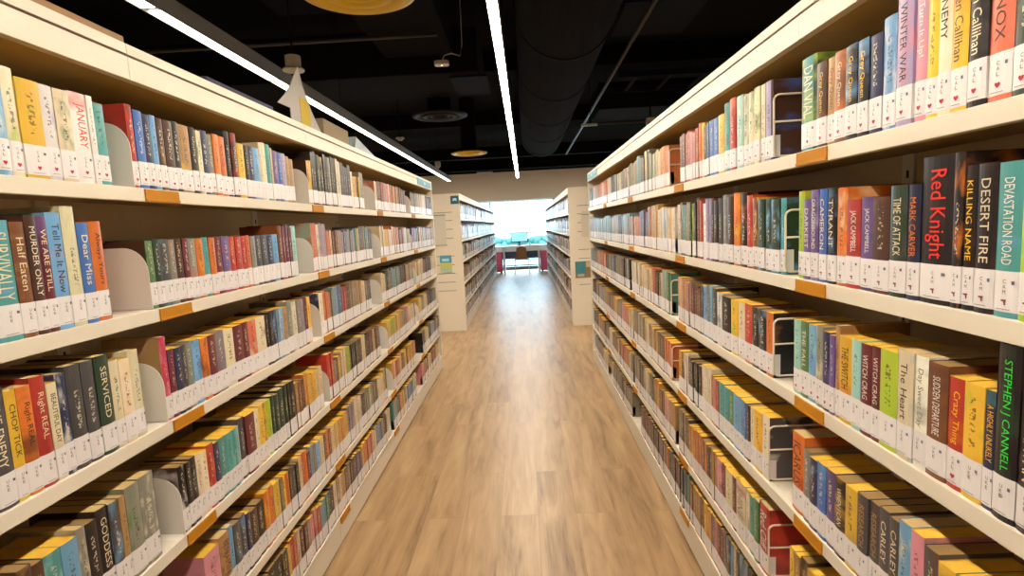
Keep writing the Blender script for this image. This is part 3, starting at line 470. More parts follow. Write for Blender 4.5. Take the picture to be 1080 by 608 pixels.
    'R2': '''712,27,210,g,0 739,31,210,ly,1 770,43,218,as,1,DEVASTATION_ROAD~w 813,38,220,kn,1,DESERT_FIRE~c 851,23,220,kn,1,KILLING_NAME~y 874,20,242,ko,1 894,71,242,kk,1,Red_Knight~r 965,32,200,Uk,1,MARK_CARVER~o 997,47,201,EG,1,TIME_OF_ATTACK 1044,52,183,nb,1 1096,41,185,vU,1,JACK_CAMPBELL~w 1137,48,182,rm,1,JACK_CAMPBELL~w 1185,40,209,oc,1 1225,39,212,ks,1,TYRANT 1264,33,211,uv,1,CAMERON 1297,35,211,vL,1,DRAGONBOUND 1332,32,191,v,1,DARKEST 1364,29,212,ly,1 1459,33,200,asE,1 1492,47,199,Es,1 1539,43,202,Es,1 1582,45,202,Es,1 1627,41,209,by,1 1668,43,218,ro,1 1711,54,228,ko,1 1765,56,231,oy,1 1821,52,222,nk,1 1873,45,230,gG,1 1918,48,221,G,1 1966,34,216,Gn,1 2000,37,225,nG,1 2037,25,225,L,1 2062,28,225,L,1 2090,45,210,wr,1 2135,32,223,rb,1 2167,40,233,br,1 2207,25,218,k,0 2232,35,215,lE,1 2267,23,221,El,0 2290,33,221,tl,0 2323,30,212,a,0 2353,40,214,a,0 2393,35,224,bw,0 2428,40,218,wb,0 2515,37,207,w,0 2552,25,205,w,0 2577,34,208,yw,0 2611,35,207,w,0 2646,24,211,w,0 2670,34,211,sw,0 2704,37,215,w,0 2741,31,211,c,0 2772,41,205,c,0 2813,26,202,c,0 2839,30,234,y,0 2869,33,229,y,0 2902,42,230,ty,0 2944,30,228,yo,0 2974,30,223,oy,0 3004,32,227,gy,0 3036,22,226,oy,0 3058,40,199,v,0 3098,31,198,v,0 3129,26,194,Gv,0 3155,38,213,vg,0 3193,29,209,gv,0 3222,30,208,vg,0 3252,34,203,gv,0 3286,34,176,o,0 3320,23,180,o,0 3343,24,177,o,0 3367,32,180,o,0 3399,31,181,co,0 3430,34,176,oc,0 3464,23,183,Gc,0 3487,29,176,oc,0 3516,32,185,co,0 3548,35,182,to,0 3583,43,202,sg,0 3626,26,202,gs,0 3652,27,205,sg,0 3679,39,197,gs,0 3718,28,201,s,0 3746,29,199,s,0 3775,37,194,ys,0 3812,29,200,s,0 3841,28,196,s,0 3869,32,196,ts,0 3901,28,204,k,0 3929,33,202,k,0 3962,29,202,bk,0 3991,28,203,k,0 4019,28,197,t,0 4047,30,205,t,0 4077,39,194,gt,0 4116,38,192,t,0 4154,35,204,t,0 4189,40,194,g,0 4229,38,190,g,0 4267,24,185,yg,0 4291,33,184,g,0 4324,25,195,g,0 4349,25,182,g,0 4374,34,193,s,0 4408,27,197,s,0 4435,31,200,ns,0 4466,26,195,s,0 4492,32,201,s,0 4524,34,196,A,0 4558,28,204,A,0 4586,34,194,A,0 4620,39,204,A,0 4659,26,204,A,0 4685,33,183,s,0 4718,37,187,s,0 4755,37,185,ts,0 4792,31,183,s,0 4823,25,182,s,0 4848,35,178,ws,0 4883,34,180,s,0 4917,28,185,sA,0 4945,37,177,As,0 4982,36,184,gs,0 5018,38,176,As,0 5056,28,184,sA,0 5084,23,182,sA,0 5107,31,191,s,0 5138,31,184,s,0 5169,35,183,ws,0 5204,39,183,s,0 5243,34,190,s,0 5277,35,193,ss,0 5312,26,184,t,0 5338,37,185,t,0 5375,37,183,gt,0 5412,29,183,t,0 5441,26,186,t,0 5467,38,195,st,0 5505,30,194,t,0 5535,24,183,g,0 5559,35,192,g,0 5594,33,190,wg,0 5627,32,187,g,0 5659,23,188,g,0 5682,34,187,yg,0 5716,33,187,g,0''',
    'R3': '''694,27,198,b,0 721,37,200,kG,1,CANAVAN 758,39,260,kE,1,STEPHEN_J_CANNELL~G 797,22,184,Ua,1,A_HIGHLY_UNLIKELY~y 819,38,185,yl,1 857,34,185,ro,1,Crazy_Thing~y 891,45,198,bn,1,SUDDEN_DEPARTURE~w 936,33,201,wg,1,Day_Sweet_Day~g 969,42,202,cs,1,The_Heart 1011,51,192,ll,1 1062,27,191,mk,1,WITCH_CRAG~w 1089,35,189,mk,1,WITCH_CRAG~w 1124,31,191,Ay,1 1155,47,189,yo,1,THE_SWITCH~k 1202,19,208,tb,1 1221,20,182,v,1 1241,29,185,Uv,1 1270,30,192,gc,1 1300,40,189,sA,1 1340,34,191,eA,1,THE_FALL 1374,35,189,A,1 1526,43,183,ook,1 1569,52,181,ks,1 1621,49,182,kg,1 1670,59,185,ro,1 1729,56,181,cy,1 1785,59,181,yl,1 1844,81,183,kE,1 1925,49,189,wG,1 1974,51,200,G,1 2025,36,203,sg,1 2061,29,202,gs,0 2090,40,195,sU,1 2130,29,195,Us,0 2159,36,176,b,0 2195,25,185,b,0 2220,27,187,m,0 2247,37,183,m,0 2284,29,193,gp,0 2313,37,185,pg,0 2350,35,186,yg,0 2385,25,189,pg,0 2410,38,199,co,0 2448,38,195,oc,0 2601,32,199,ae,0 2633,32,200,ea,0 2665,25,195,ae,0 2690,30,205,A,0 2720,45,205,A,0 2765,47,186,cb,0 2812,33,181,bc,0 2845,26,182,n,0 2871,29,183,n,0 2900,29,189,bn,0 2929,27,196,S,0 2956,40,199,S,0 2996,31,187,c,0 3027,37,185,c,0 3064,25,177,nc,0 3089,34,181,c,0 3123,39,175,c,0 3162,27,179,c,0 3189,31,197,c,0 3220,39,193,c,0 3259,35,199,tc,0 3294,28,195,c,0 3322,27,201,w,0 3349,25,199,w,0 3374,29,197,Gw,0 3403,34,195,w,0 3437,32,196,w,0 3469,31,196,w,0 3500,32,193,w,0 3532,29,201,w,0 3626,29,196,k,0 3655,37,198,k,0 3692,29,203,ck,0 3721,42,205,k,0 3763,32,202,G,0 3795,30,203,G,0 3825,27,195,nG,0 3852,37,202,G,0 3889,27,192,G,0 3916,34,192,tG,0 3950,31,198,g,0 3981,27,197,g,0 4008,39,198,tg,0 4047,29,200,g,0 4076,38,201,g,0 4114,42,193,g,0 4156,27,184,G,0 4183,24,184,G,0 4207,25,182,gG,0 4232,34,183,G,0 4266,39,187,G,0 4305,32,194,sG,0 4337,34,186,g,0 4371,35,191,g,0 4406,25,193,gg,0 4431,41,192,g,0 4472,29,187,g,0 4501,33,191,yg,0 4534,28,185,n,0 4562,35,185,n,0 4597,35,191,n,0 4632,30,185,n,0 4662,32,188,n,0 4694,32,176,o,0 4726,32,182,o,0 4758,26,178,co,0 4784,29,184,o,0 4813,33,179,o,0 4846,34,180,o,0 4880,32,187,o,0 4912,34,184,o,0 4946,41,187,o,0 4987,38,185,to,0 5025,28,177,ot,0 5053,32,177,gt,0 5085,34,185,ot,0 5119,34,181,to,0 5153,39,184,co,0 5192,32,188,to,0 5224,26,182,ot,0 5250,29,186,g,0 5279,30,175,g,0 5309,34,181,Gg,0 5343,35,181,g,0 5378,27,184,g,0 5405,29,178,g,0 5434,40,178,g,0 5474,36,180,g,0 5510,31,180,sg,0 5541,30,189,s,0 5571,32,189,s,0 5603,24,183,gs,0 5627,36,187,s,0 5663,25,194,s,0 5688,24,186,gs,0 5712,32,184,s,0''',
    'R4': '''767,24,181,k,0 791,30,183,cG,0 821,36,182,aA,0 857,37,181,yE,1,VALENTIA 894,34,189,Gb,1 928,33,199,pg,1 961,34,200,sc,1 995,31,188,G,1,CARLEY 1026,30,192,G,1,CARLEY 1056,32,188,Gn,1,RESEARCH~t 1088,36,188,G,1,RESEARCH~t 1124,43,184,yt,1 1167,42,184,ky,1,WHEN_I_CAN~w 1209,37,185,vU,1 1246,38,185,us,1 1284,37,181,Us,1 1321,33,188,gb,1 1354,62,211,or,1,ICARUS~n 1555,46,191,cwG,1 1601,56,184,yo,1 1657,30,183,cw,1 1687,22,182,n,1 1709,23,184,u,1 1732,40,184,su,1 1772,51,185,s,1 1823,44,184,ea,1 1867,47,182,ae,1 1914,48,185,a,1 1962,31,182,r,0 1993,27,182,pr,0 2020,26,185,rp,0 2046,44,201,cw,1 2090,38,196,cw,1 2128,31,198,wc,0 2159,50,182,k,1 2209,30,185,k,0 2239,34,179,k,0 2273,34,175,G,0 2307,34,184,G,0 2341,24,192,w,0 2365,34,184,w,0 2399,33,183,ky,0 2432,43,182,yk,0 2606,39,182,or,0 2645,32,179,ro,0 2677,38,179,o,0 2715,37,184,o,0 2752,36,186,G,0 2788,44,184,G,0 2832,31,187,b,0 2863,26,185,b,0 2889,26,184,yb,0 2915,24,181,yn,0 2939,34,186,ny,0 2973,31,178,yn,0 3004,28,180,ct,0 3032,25,186,tc,0 3057,41,185,bc,0 3098,38,195,w,0 3136,31,200,w,0 3167,31,204,yw,0 3198,33,201,G,0 3231,37,198,G,0 3268,37,199,cG,0 3305,32,203,g,0 3337,29,199,g,0 3366,25,205,wg,0 3391,28,203,g,0 3419,28,211,g,0 3447,29,209,g,0 3476,36,203,tg,0 3512,28,204,g,0 3572,37,178,c,0 3609,34,181,c,0 3643,29,186,cc,0 3672,33,184,c,0 3705,40,182,So,0 3745,38,179,oS,0 3783,36,185,So,0 3819,29,185,oS,0 3848,33,181,p,0 3881,37,187,p,0 3918,29,183,p,0 3947,29,186,p,0 3976,26,181,p,0 4002,31,185,g,0 4033,38,180,g,0 4071,39,177,gg,0 4110,31,177,g,0 4141,28,186,g,0 4169,26,183,y,0 4195,27,176,y,0 4222,28,180,y,0 4250,25,180,y,0 4275,38,184,y,0 4313,37,187,gy,0 4350,26,178,g,0 4376,31,182,g,0 4407,31,187,bg,0 4438,31,181,g,0 4469,28,177,g,0 4497,33,185,b,0 4530,27,178,b,0 4557,33,179,b,0 4590,34,183,b,0 4624,29,180,b,0 4653,35,182,t,0 4688,32,188,t,0 4720,31,186,yt,0 4751,34,185,t,0 4785,32,188,t,0 4817,23,177,t,0 4840,32,187,t,0 4872,35,181,t,0 4907,32,186,st,0 4939,38,186,g,0 4977,35,176,g,0 5012,33,178,tg,0 5045,24,187,g,0 5069,26,177,g,0 5095,38,181,cg,0 5133,32,176,g,0 5165,29,182,g,0 5194,33,183,b,0 5227,26,176,b,0 5253,30,181,gb,0 5283,27,185,b,0 5310,34,180,b,0 5344,37,185,cb,0 5381,30,185,b,0 5411,38,187,b,0 5449,27,178,Gb,0 5476,26,187,n,0 5502,39,187,n,0 5541,27,175,nn,0 5568,32,179,n,0 5600,26,177,n,0 5626,42,178,gn,0 5668,40,187,n,0''',
    'R5': '''1048,49,181,k,0 1097,54,183,G,0 1151,58,183,o,0 1209,56,184,cG,0 1265,65,181,yc,0 1330,34,191,kt,0 1364,30,185,tk,0 1394,29,185,yk,1 1555,68,211,rm,1,Red_Cliff~w 1623,36,200,ea,1 1659,39,193,ae,1 1698,29,196,ce,1 1727,75,199,cr,1,SHINE~g 1802,35,191,m,1 1837,64,188,cy,1 1901,39,188,m,1 1940,51,188,pn,1 1991,27,193,t,0 2018,26,194,t,0 2044,29,192,n,0 2073,27,185,n,0 2100,28,188,ob,0 2128,43,186,bo,1 2171,39,193,o,0 2210,37,195,o,0 2247,32,188,oy,0 2279,31,190,yo,0 2310,33,183,oy,0 2343,29,198,G,0 2372,25,199,G,0 2397,34,202,tG,0 2431,38,201,Gg,0 2469,40,199,gG,0 2559,34,192,t,0 2593,33,182,t,0 2626,37,187,t,0 2663,34,185,pc,0 2697,29,193,cp,0 2726,26,191,pc,0 2752,24,194,cp,0 2776,32,188,b,0 2808,35,188,b,0 2843,35,182,b,0 2878,40,204,yo,0 2918,33,210,oy,0 2951,36,206,ty,0 2987,34,193,G,0 3021,28,204,G,0 3049,22,196,G,0 3071,34,196,G,0 3105,32,197,gc,0 3137,26,199,cg,0 3163,34,204,wg,0 3197,34,198,cg,0 3231,27,194,gc,0 3258,34,197,G,0 3292,37,200,G,0 3329,35,201,G,0 3364,33,201,G,0 3397,24,195,g,0 3421,27,203,g,0 3448,35,200,g,0 3483,33,200,g,0 3516,33,197,g,0 3613,40,188,g,0 3653,25,184,g,0 3678,35,184,cg,0 3713,36,189,g,0 3749,25,193,ro,0 3774,35,183,or,0 3809,32,188,tr,0 3841,25,186,or,0 3866,28,186,ro,0 3894,42,176,r,0 3936,25,187,r,0 3961,40,182,r,0 4001,31,175,r,0 4032,35,180,r,0 4067,26,187,tr,0 4093,30,187,n,0 4123,28,179,n,0 4151,44,175,cn,0 4195,41,183,n,0 4236,31,180,n,0 4267,37,179,b,0 4304,32,182,b,0 4336,28,183,b,0 4364,31,186,b,0 4395,34,182,b,0 4429,27,178,bb,0 4456,40,181,w,0 4496,37,176,w,0 4533,30,186,w,0 4563,27,183,w,0 4590,33,186,w,0 4623,39,177,tw,0 4662,23,184,n,0 4685,36,179,n,0 4721,33,176,gn,0 4754,32,177,n,0 4786,30,179,n,0 4816,35,181,nn,0 4851,32,177,n,0 4883,32,177,n,0 4915,32,185,n,0 4947,27,185,t,0 4974,27,183,t,0 5001,34,182,yt,0 5035,34,181,t,0 5069,28,183,t,0 5097,29,185,wt,0 5126,36,183,t,0 5162,38,179,t,0 5200,26,184,by,0 5226,37,177,yb,0 5263,29,177,by,0 5292,38,184,yb,0 5330,29,184,by,0 5359,33,177,ny,0 5392,33,186,by,0 5425,24,184,yb,0 5449,32,179,by,0 5481,27,180,G,0 5508,30,182,G,0 5538,33,181,G,0 5571,25,178,G,0 5596,39,177,G,0 5635,39,177,sG,0 5674,38,184,G,0''',
    'R6': '''1443,60,183,k,0 1503,65,191,k,0 1568,70,192,nk,0 1638,35,192,nk,0 1673,38,193,kn,0 1711,35,200,sn,0 1746,32,203,sn,0 1778,22,201,ns,0 1800,32,198,ws,0 1832,27,195,sG,0 1859,39,196,Gs,1 1898,28,201,bs,0 1926,33,189,m,0 1959,39,194,m,1 1998,32,188,pv,0 2030,33,189,vp,0 2063,29,187,yo,0 2092,29,184,oy,0 2121,40,194,yb,1 2161,33,188,by,0 2194,42,188,t,0 2236,36,188,t,0 2272,33,186,tb,0 2305,26,186,bt,0 2331,25,185,tb,0 2356,30,201,aU,0 2386,33,204,Ua,0 2419,30,199,ga,0 2449,28,194,Ua,0 2509,30,186,m,0 2539,42,189,m,0 2581,29,188,Gm,0 2610,36,179,G,0 2646,32,187,G,0 2678,42,176,G,0 2720,25,176,ob,0 2745,39,178,bo,0 2784,33,178,go,0 2817,29,180,v,0 2846,37,186,v,0 2883,39,187,v,0 2922,43,184,n,0 2965,31,177,n,0 2996,33,179,n,0 3029,30,181,n,0 3059,30,186,m,0 3089,23,187,m,0 3112,36,192,m,0 3148,34,184,m,0 3182,26,193,m,0 3208,37,178,m,0 3245,29,179,m,0 3274,27,183,m,0 3301,33,180,m,0 3334,37,186,m,0 3682,30,170,g,0 3712,32,173,g,0 3744,33,171,g,0 3777,32,168,g,0 3809,27,175,g,0 3836,24,169,g,0 3860,34,179,G,0 3894,29,180,G,0 3923,31,177,yG,0 3954,38,181,G,0 3992,38,178,G,0 4030,35,180,GG,0 4065,30,182,G,0 4095,28,184,g,0 4123,38,179,g,0 4161,39,179,g,0 4200,32,188,g,0 4232,26,180,g,0 4258,32,181,ng,0 4290,24,182,g,0 4314,32,185,g,0 4346,35,182,g,0 4381,27,183,g,0 4408,36,183,g,0 4444,22,179,g,0 4466,31,179,yg,0 4497,22,177,g,0 4519,38,178,g,0 4771,28,176,c,0 4799,31,176,c,0 4830,42,177,c,0 4872,28,176,c,0 4900,31,177,c,0 4931,39,176,tc,0 4970,36,187,c,0 5006,30,186,g,0 5036,32,183,g,0 5068,33,178,g,0 5101,24,182,g,0 5125,39,184,g,0 5164,31,186,g,0 5195,35,186,g,0 5230,37,184,g,0 5267,38,186,Gg,0 5305,28,176,g,0 5333,24,185,g,0 5357,30,179,g,0 5387,34,187,ng,0 5421,30,184,g,0 5451,39,179,g,0 5490,33,183,sg,0 5523,37,175,g,0 5560,35,181,g,0 5595,31,182,sg,0''',
}

ROWN = {1: 'top', 2: 'second', 3: 'third', 4: 'fourth', 5: 'fifth', 6: 'bottom'}
SIDE = {'L': 'left', 'R': 'right'}
ORD = ('first second third fourth fifth sixth seventh eighth ninth tenth eleventh twelfth thirteenth fourteenth fifteenth sixteenth seventeenth eighteenth nineteenth twentieth '
       'twenty-first twenty-second twenty-third twenty-fourth twenty-fifth twenty-sixth twenty-seventh twenty-eighth twenty-ninth thirtieth thirty-first thirty-second').split()
BK = []
for key, s in ROWS.items():
    row = []
    for tok in s.split(' '):
        q = tok.split(',')
        row.append(dict(key=key, y=int(q[0])/1000, w=int(q[1])/1000, h=int(q[2])/1000, c=q[3], one=q[4] == '1', title=(q[5] if len(q) > 5 else '')))
    for i, b in enumerate(row):
        b['prev'] = row[i-1] if i else None; b['next'] = row[i+1] if i+1 < len(row) else None
        bay = 0 if b['y']+b['w']/2 < Y1+(.06 if key[0] == 'R' else -.03) else (1 if b['y']+b['w']/2 < Y1+BAY-.02 else 2); b['bay'] = bay
    n0 = [b for b in row if b['bay'] == 0]
    for i, b in enumerate(n0): b['ord'] = len(n0)-i
    for k in (1, 2):
        for i, b in enumerate([b for b in row if b['bay'] == k]): b['ord'] = i+1
    BK += row
def cname(b):
    c = b['c']; n = PAL[c[0]][1]
    return n + (' and '+PAL[c[1]][1] if len(c) > 1 and c[1] != c[0] else '')
def size(b):
    s = 'tall ' if b['h'] > .225 else ('short ' if b['h'] < .178 else '')
    s += 'thick ' if b['w'] > .042 else ('thin ' if b['w'] < .02 else '')
    return s
ones = [b for b in BK if b['one']]
used = {}
for b in ones:
    r, sd = int(b['key'][1]), SIDE[b['key'][0]]
    c = PAL[b['c'][0]][1]; place = f'{ROWN[r]} shelf of {sd} bookcase'
    cand = []
    ttl = b['title'].partition('~')[0].replace('_', ' ').rstrip('!').upper()
    if ttl and not any(w in ttl for w in ('CAMPBELL', 'CANNELL', 'CALLIHAN', 'CARVER', 'CAMERON', 'CARLEY', 'GREY QUEEN', 'REAL', 'WITCH', 'TASKER', 'RESEARCH')):
        cand.append(f'{size(b)}{cname(b)} book titled {ttl}, {place}')
    else:
        p = [PAL[q['c'][0]][1] for q in (b['prev'], b['next']) if q and abs((q['y']+q['w'] if q is b['prev'] else q['y']) - (b['y'] if q is b['prev'] else b['y']+b['w'])) < .03]
        if len(p) == 2: cand.append(f'{size(b)}{cname(b)} book between {p[0]+" and "+p[1]+" ones" if p[0] != p[1] else "two "+p[0]+" ones"}, {place}')
        cand.append(f'{size(b)}{c} book, {ORD[b["ord"]-1]} {("nearer than", "beyond", "past")[b["bay"]]} the {("first", "first", "second")[b["bay"]]} orange tag, {place}')
    b['cand'] = [x for x in cand if len(x.replace('-', ' ').split()) <= 16] or cand[-1:]
for b in ones:
    for x in b['cand']: used[x] = used.get(x, 0)+1
seen = set()
for b in ones:
    lab = next((x for x in b['cand'] if used[x] == 1), None) or b['cand'][-1]
    while lab in seen: lab = lab.replace('book', 'narrow book', 1)
    seen.add(lab); b['label'] = lab

RZ = {'L': math.pi/2, 'R': -math.pi/2}
def book_frame(b):
    sd = b['key'][0]; s = -1 if sd == 'L' else 1; xf = XLF if sd == 'L' else XRF
    off = random.uniform(.003, .008); lean = random.uniform(-.004, .004)
    return Vector((xf+s*off, b['y']+b['w']/2, Z6[int(b['key'][1])-1]+.0004)), RZ[sd], lean
bulk = MB(True)
MUTE = 1.0
for b in BK:
    loc, rz, lean = book_frame(b)
    w = b['w']-.0006; h = b['h']
    SAT = .94 if b['one'] else .79
    if not b['one']:
        Mx = Matrix.Translation(loc) @ Matrix.Rotation(rz, 4, 'Z')
        build_book(bulk, w, h, b['c'], (lambda p, Mx=Mx: tuple(Mx @ Vector(p))), '', simple=True, mp=(4 if b['c'][0] in 'GgknbEm' else 2))
        continue
    cm = MB(True); pg = MB(True); st = MB(True)
    z0, bul = build_book(cm, w, h, b['c'], None, b['title'], pages=pg, sticker=st)
    near = b['bay'] == 0 or b['y'] < 1.85
    if near and w > .012:
        hw = min(w*.20, .0045)
        heart = b['key'] in ('L1', 'R1') or (b['key'] == 'R3' and (b['y'] > 1.22 or b['c'][0] == 'r'))
        for k, chx in enumerate('CAL' if heart else ('CAM' if b['key'] == 'R2' else 'UKE')):
            zc = z0+.041-k*.0075
            put_text(st, chx, lambda a, q, zc=zc: ((a-.5)*.0048*min(1, w/.024), -.0012-.0002, zc+q*.0055), 1, (.10, .09, .10))
        zc = z0+.014
        i = len(st.v)
        SH = HEART if heart else (PISTOL if b['key'] == 'R2' else None)
        if SH:
            for x, z in SH: st.v.append((x*hw, -.0013, zc+z*hw))
            cc = (.50, .02, .05, 1) if heart else (.22, .04, .07, 1)
            st.f.append(tuple(range(i, i+len(SH)))); st.m.append(1); st.c.extend([cc]*len(SH)); st.a.extend([(1, 1, 1, 0)]*len(SH)); st.uv.extend([(9, 0)]*len(SH))
        st.face([(-w*.3, -.0012, z0+.0035), (w*.25, -.0012, z0+.0035), (w*.25, -.0012, z0+.0045), (-w*.3, -.0012, z0+.0045)], 1, (.3, .28, .3))
        st.face([(w*.26, -.0009, z0+.040), (w*.38, -.0009, z0+.040), (w*.38, -.0009, z0+.045), (w*.26, -.0009, z0+.045)], 1, (.12, .14, .22))
    o = cm.obj('book', [COVER, INK]); o.location = loc; o.rotation_euler = (0, 0, rz+lean*.0)
    tag(o, b['label'], 'book', f"books on the {ROWN[int(b['key'][1])]} shelf of the {SIDE[b['key'][0]]} bookcase")
    p = pg.obj('page_block', PAGES_W if h >= .2 else (PAGES_B if b['c'][0] in 'GgknbE' else PAGES), o)
    q = st.obj('spine_label', [STICK if not near else STICK_PLAIN, INK], o)
# the bookcases beyond: rows of small books
SAT = .7
random.seed(5)
KEYS = 'ggggGGGttccccnnbbwskmUaSoygtcGgbn'
for side, xf in ((-1, XLG), (1, XRG)):
    for r, z in enumerate(Z6):
        y = fb[0]+.03
        while y < fb[-1]-.06:
            if random.random() < .035: y += random.uniform(.05, .16); continue
            w = random.uniform(.02, .045); h = random.choice((.178, .182, .186, .19, .2, .21, .225))
            k = random.choice(KEYS)
            Mx = Matrix.Translation((xf+side*random.uniform(.003, .01), y+w/2, z+.0004)) @ Matrix.Rotation(RZ['L' if side < 0 else 'R'], 4, 'Z')
            build_book(bulk, w-.0006, h, k+random.choice(KEYS), (lambda p, Mx=Mx: tuple(Mx @ Vector(p))), '', simple=True, mp=(4 if k in 'GgknbEm' else 2))
            y += w
o = bulk.obj('books', [COVER, INK, PAGES, STICK_PLAIN, PAGES_B]); o['kind'] = 'stuff'; tag(o, 'all the smaller, more distant library books on the shelves', 'books')

# ------------------------------------------------------------------ bookends
def plate_bookend(side, xf, y, z, label):
    d, hh, r = .20, .158, .062; t = empty('bookend', (xf+side*.004, y, z), label, 'bookend', 'white curved bookends')
    P = [(0, .0012), (0, hh-r)]+[(r-r*math.cos(a), hh-r+r*math.sin(a)) for a in [math.pi/2*k/8 for k in range(1, 9)]]+[(d, hh), (d, .0012)]
    mb = MB().prism([(side*a, b) for a, b in P], -.0009, .0009); o = mb.obj('plate', BRACK, t)
    mb = MB(); a, b = sorted((side*.004, side*.19)); mb.box(a, b, -.03, -.001, -.0001, .0001); mb.obj('foot', BRACK, t)
ORDT = ('first', 'second', 'third', 'fourth')
for k in range(4):
    for r in range(6):
        if r == 4 and k in (0, 1): continue
        if r == 5: continue
        if r == 4 and k == 3: continue
        y = Y1+BAY*k-(.004 if not (r == 0 and k == 0) else .03)
        ys = [b for b in BK if b['key'] == 'L'+str(r+1)]
        # slide the plate into the gap between the two runs of books
        lo = max([b['y']+b['w'] for b in ys if b['y']+b['w']/2 < Y1+BAY*k-.02] or [y-.1]); hi = min([b['y'] for b in ys if b['y']+b['w']/2 > Y1+BAY*k-.02] or [y+.1])
        plate_bookend(-1, XLF, hi-.0025, Z6[r]+.0002, f'white curved bookend by the {ORDT[k]} orange tag, {ROWN[r+1]} shelf of left bookcase')
for k in (1, 2):
    ys = [b for b in BK if b['key'] == 'R6']; lo = max(b['y']+b['w'] for b in ys if b['y']+b['w']/2 < Y1+BAY*k)
    plate_bookend(1, XRF, lo+.003, Z6[5]+.0002, f'white curved bookend at the {ORDT[k]} upright, bottom shelf of right bookcase')

def wire_bookend(xf, y, z, label):
    t = empty('wire_bookend', (xf, y, z), label, 'bookend', 'wire bookends of the right bookcase')
    d0, d1, h0, h1, r = .006, .17, .008, .168, .016
    pts = []
    for cx, cz, a0 in ((d0+r, h1-r, math.pi), (d1-r, h1-r, math.pi/2), (d1-r, h0+r, 0), (d0+r, h0+r, -math.pi/2)):
        for k in range(5):
            a = a0-math.pi/2*k/4; pts.append((cx+r*math.cos(a), 0, cz+r*math.sin(a)))
    MB().tube(pts, .0030, 8, closed=True).obj('loop', WIRE, t, smooth=True)
    MB().tube([(d0, 0, .098), (d1, 0, .098)], .0028, 8).obj('crossbar', WIRE, t, smooth=True)
    MB().box(.02, .15, -.001, .07, -.0001, .0001).obj('foot', WIRE, t)
for r, runs in {1: [(1, 'first'), (2, 'second')], 2: [(1, 'first')], 3: [(1, 'first'), (2, 'second')], 4: [(1, 'first'), (2, 'second')], 5: [(1, 'first'), ]}.items():
    ys = [b for b in BK if b['key'] == 'R'+str(r)]
    for k, nm in runs:
        near_end = min(b['y'] for b in ys if b['y']+b['w']/2 > Y1+BAY*(k-1)+.07)
        wire_bookend(XRF, near_end-.0045, Z6[r-1]+.0002, f'cream wire bookend by the {nm} orange tag, {ROWN[r]} shelf of right bookcase')

# ------------------------------------------------------------------ ceiling services
def line_light(x, label, y0=-2.2, y1=11.55, hw=.036, dm=None):
    t = empty('line_light', (x, y0, ZL), label, 'light fixture', 'suspended line lights')
    L = y1-y0; hh = .078
    def put(mb, n, m, b=0):
        return mb.obj(n, m, t, b)
    mb = MB(); mb.box(-hw, hw, 0, L, .006, hh); put(mb, 'housing', FIX, .002)
    mb = MB(); mb.box(-hw, -hw+.004, 0, L, -.004, .006); mb.box(hw-.004, hw, 0, L, -.004, .006); put(mb, 'rim', FIX)
    n = round(L/1.15); s = L/n
    for k in range(n): put(MB().box(-hw+.0045, hw-.0045, k*s+.024, (k+1)*s-.024, -.001, .0055), 'diffuser', dm or DIFF)
    for k in range(0, n+1, 2): put(MB().tube([(0, min(L-.1, k*s+.1), hh), (0, min(L-.1, k*s+.1), 3.6-ZL)], .0025, 6), 'hanger', DARKM)
line_light(XC, 'long white line light hanging over the middle of the aisle', hw=.026)
line_light(XS, 'long line light with grey side hanging behind the paper tree', dm=DIFF_L)
line_light(3.1, 'unseen line light added beyond the bookcase with wire bookends', -2.2, 16.6, dm=DIFF_UNSEEN)  # unseen outer pair, placed out of view to brighten the far bulkhead
line_light(-3.1, 'unseen line light added beyond the bookcase with the paper tree', -2.2, 16.6, dm=DIFF_UNSEEN)

# added line light, unseen behind the beam, to brighten the bulkhead
t = empty('line_light', (-3.2, 15.55, 3.04), 'added unseen line light behind the last beam, brightening the taupe bulkhead', 'light fixture', 'suspended line lights')
MB().box(0, 6.4, -.04, .04, .006, .07).obj('housing', FIX, t)
for k in range(5): MB().box(k*1.28+.02, (k+1)*1.28-.02, -.034, .034, -.001, .0055).obj('diffuser', DIFF_ADDED, t)
for k in (0, 3, 6): MB().tube([(.1+k, 0, .07), (.1+k, 0, .56)], .003, 6).obj('hanger', DARKM, t)
def disc(x, y, z, m, label, r=.30, top=3.6):
    t = empty('air_diffuser', (x, y, z), label, 'air diffuser', 'round ceiling air diffusers')
    MB().lathe([(.001, .03), (.075, .03), (.085, .005), (.10, 0), (.115, .012)], 0, 0, 48).obj('centre_cone', m, t, smooth=True)
    MB().lathe([(.13, .022), (.145, .003), (.18, -.003), (.195, .014), (.20, .03)], 0, 0, 48).obj('inner_ring', m, t, smooth=True)
    MB().lathe([(.20, .03), (.215, .012), (r-.03, 0), (r, .012), (r+.004, .02), (r, .026), (.22, .045), (.11, .05), (.001, .05)], 0, 0, 48).obj('outer_ring', m, t, smooth=True)
    MB().lathe([(.13, .05), (.13, top-z)], 0, 0, 24).obj('duct_collar', DUCT, t, smooth=True)
disc(-.80, 2.98, 2.7, GOLD, 'large round yellow air diffuser, its edge cut by the frame', top=3.0)
disc(-.873, 6.234, 2.7, DISCK, 'round black air diffuser with concentric rings')
disc(-.87, 9.458, 2.7, GOLD, 'small distant round yellow air diffuser')

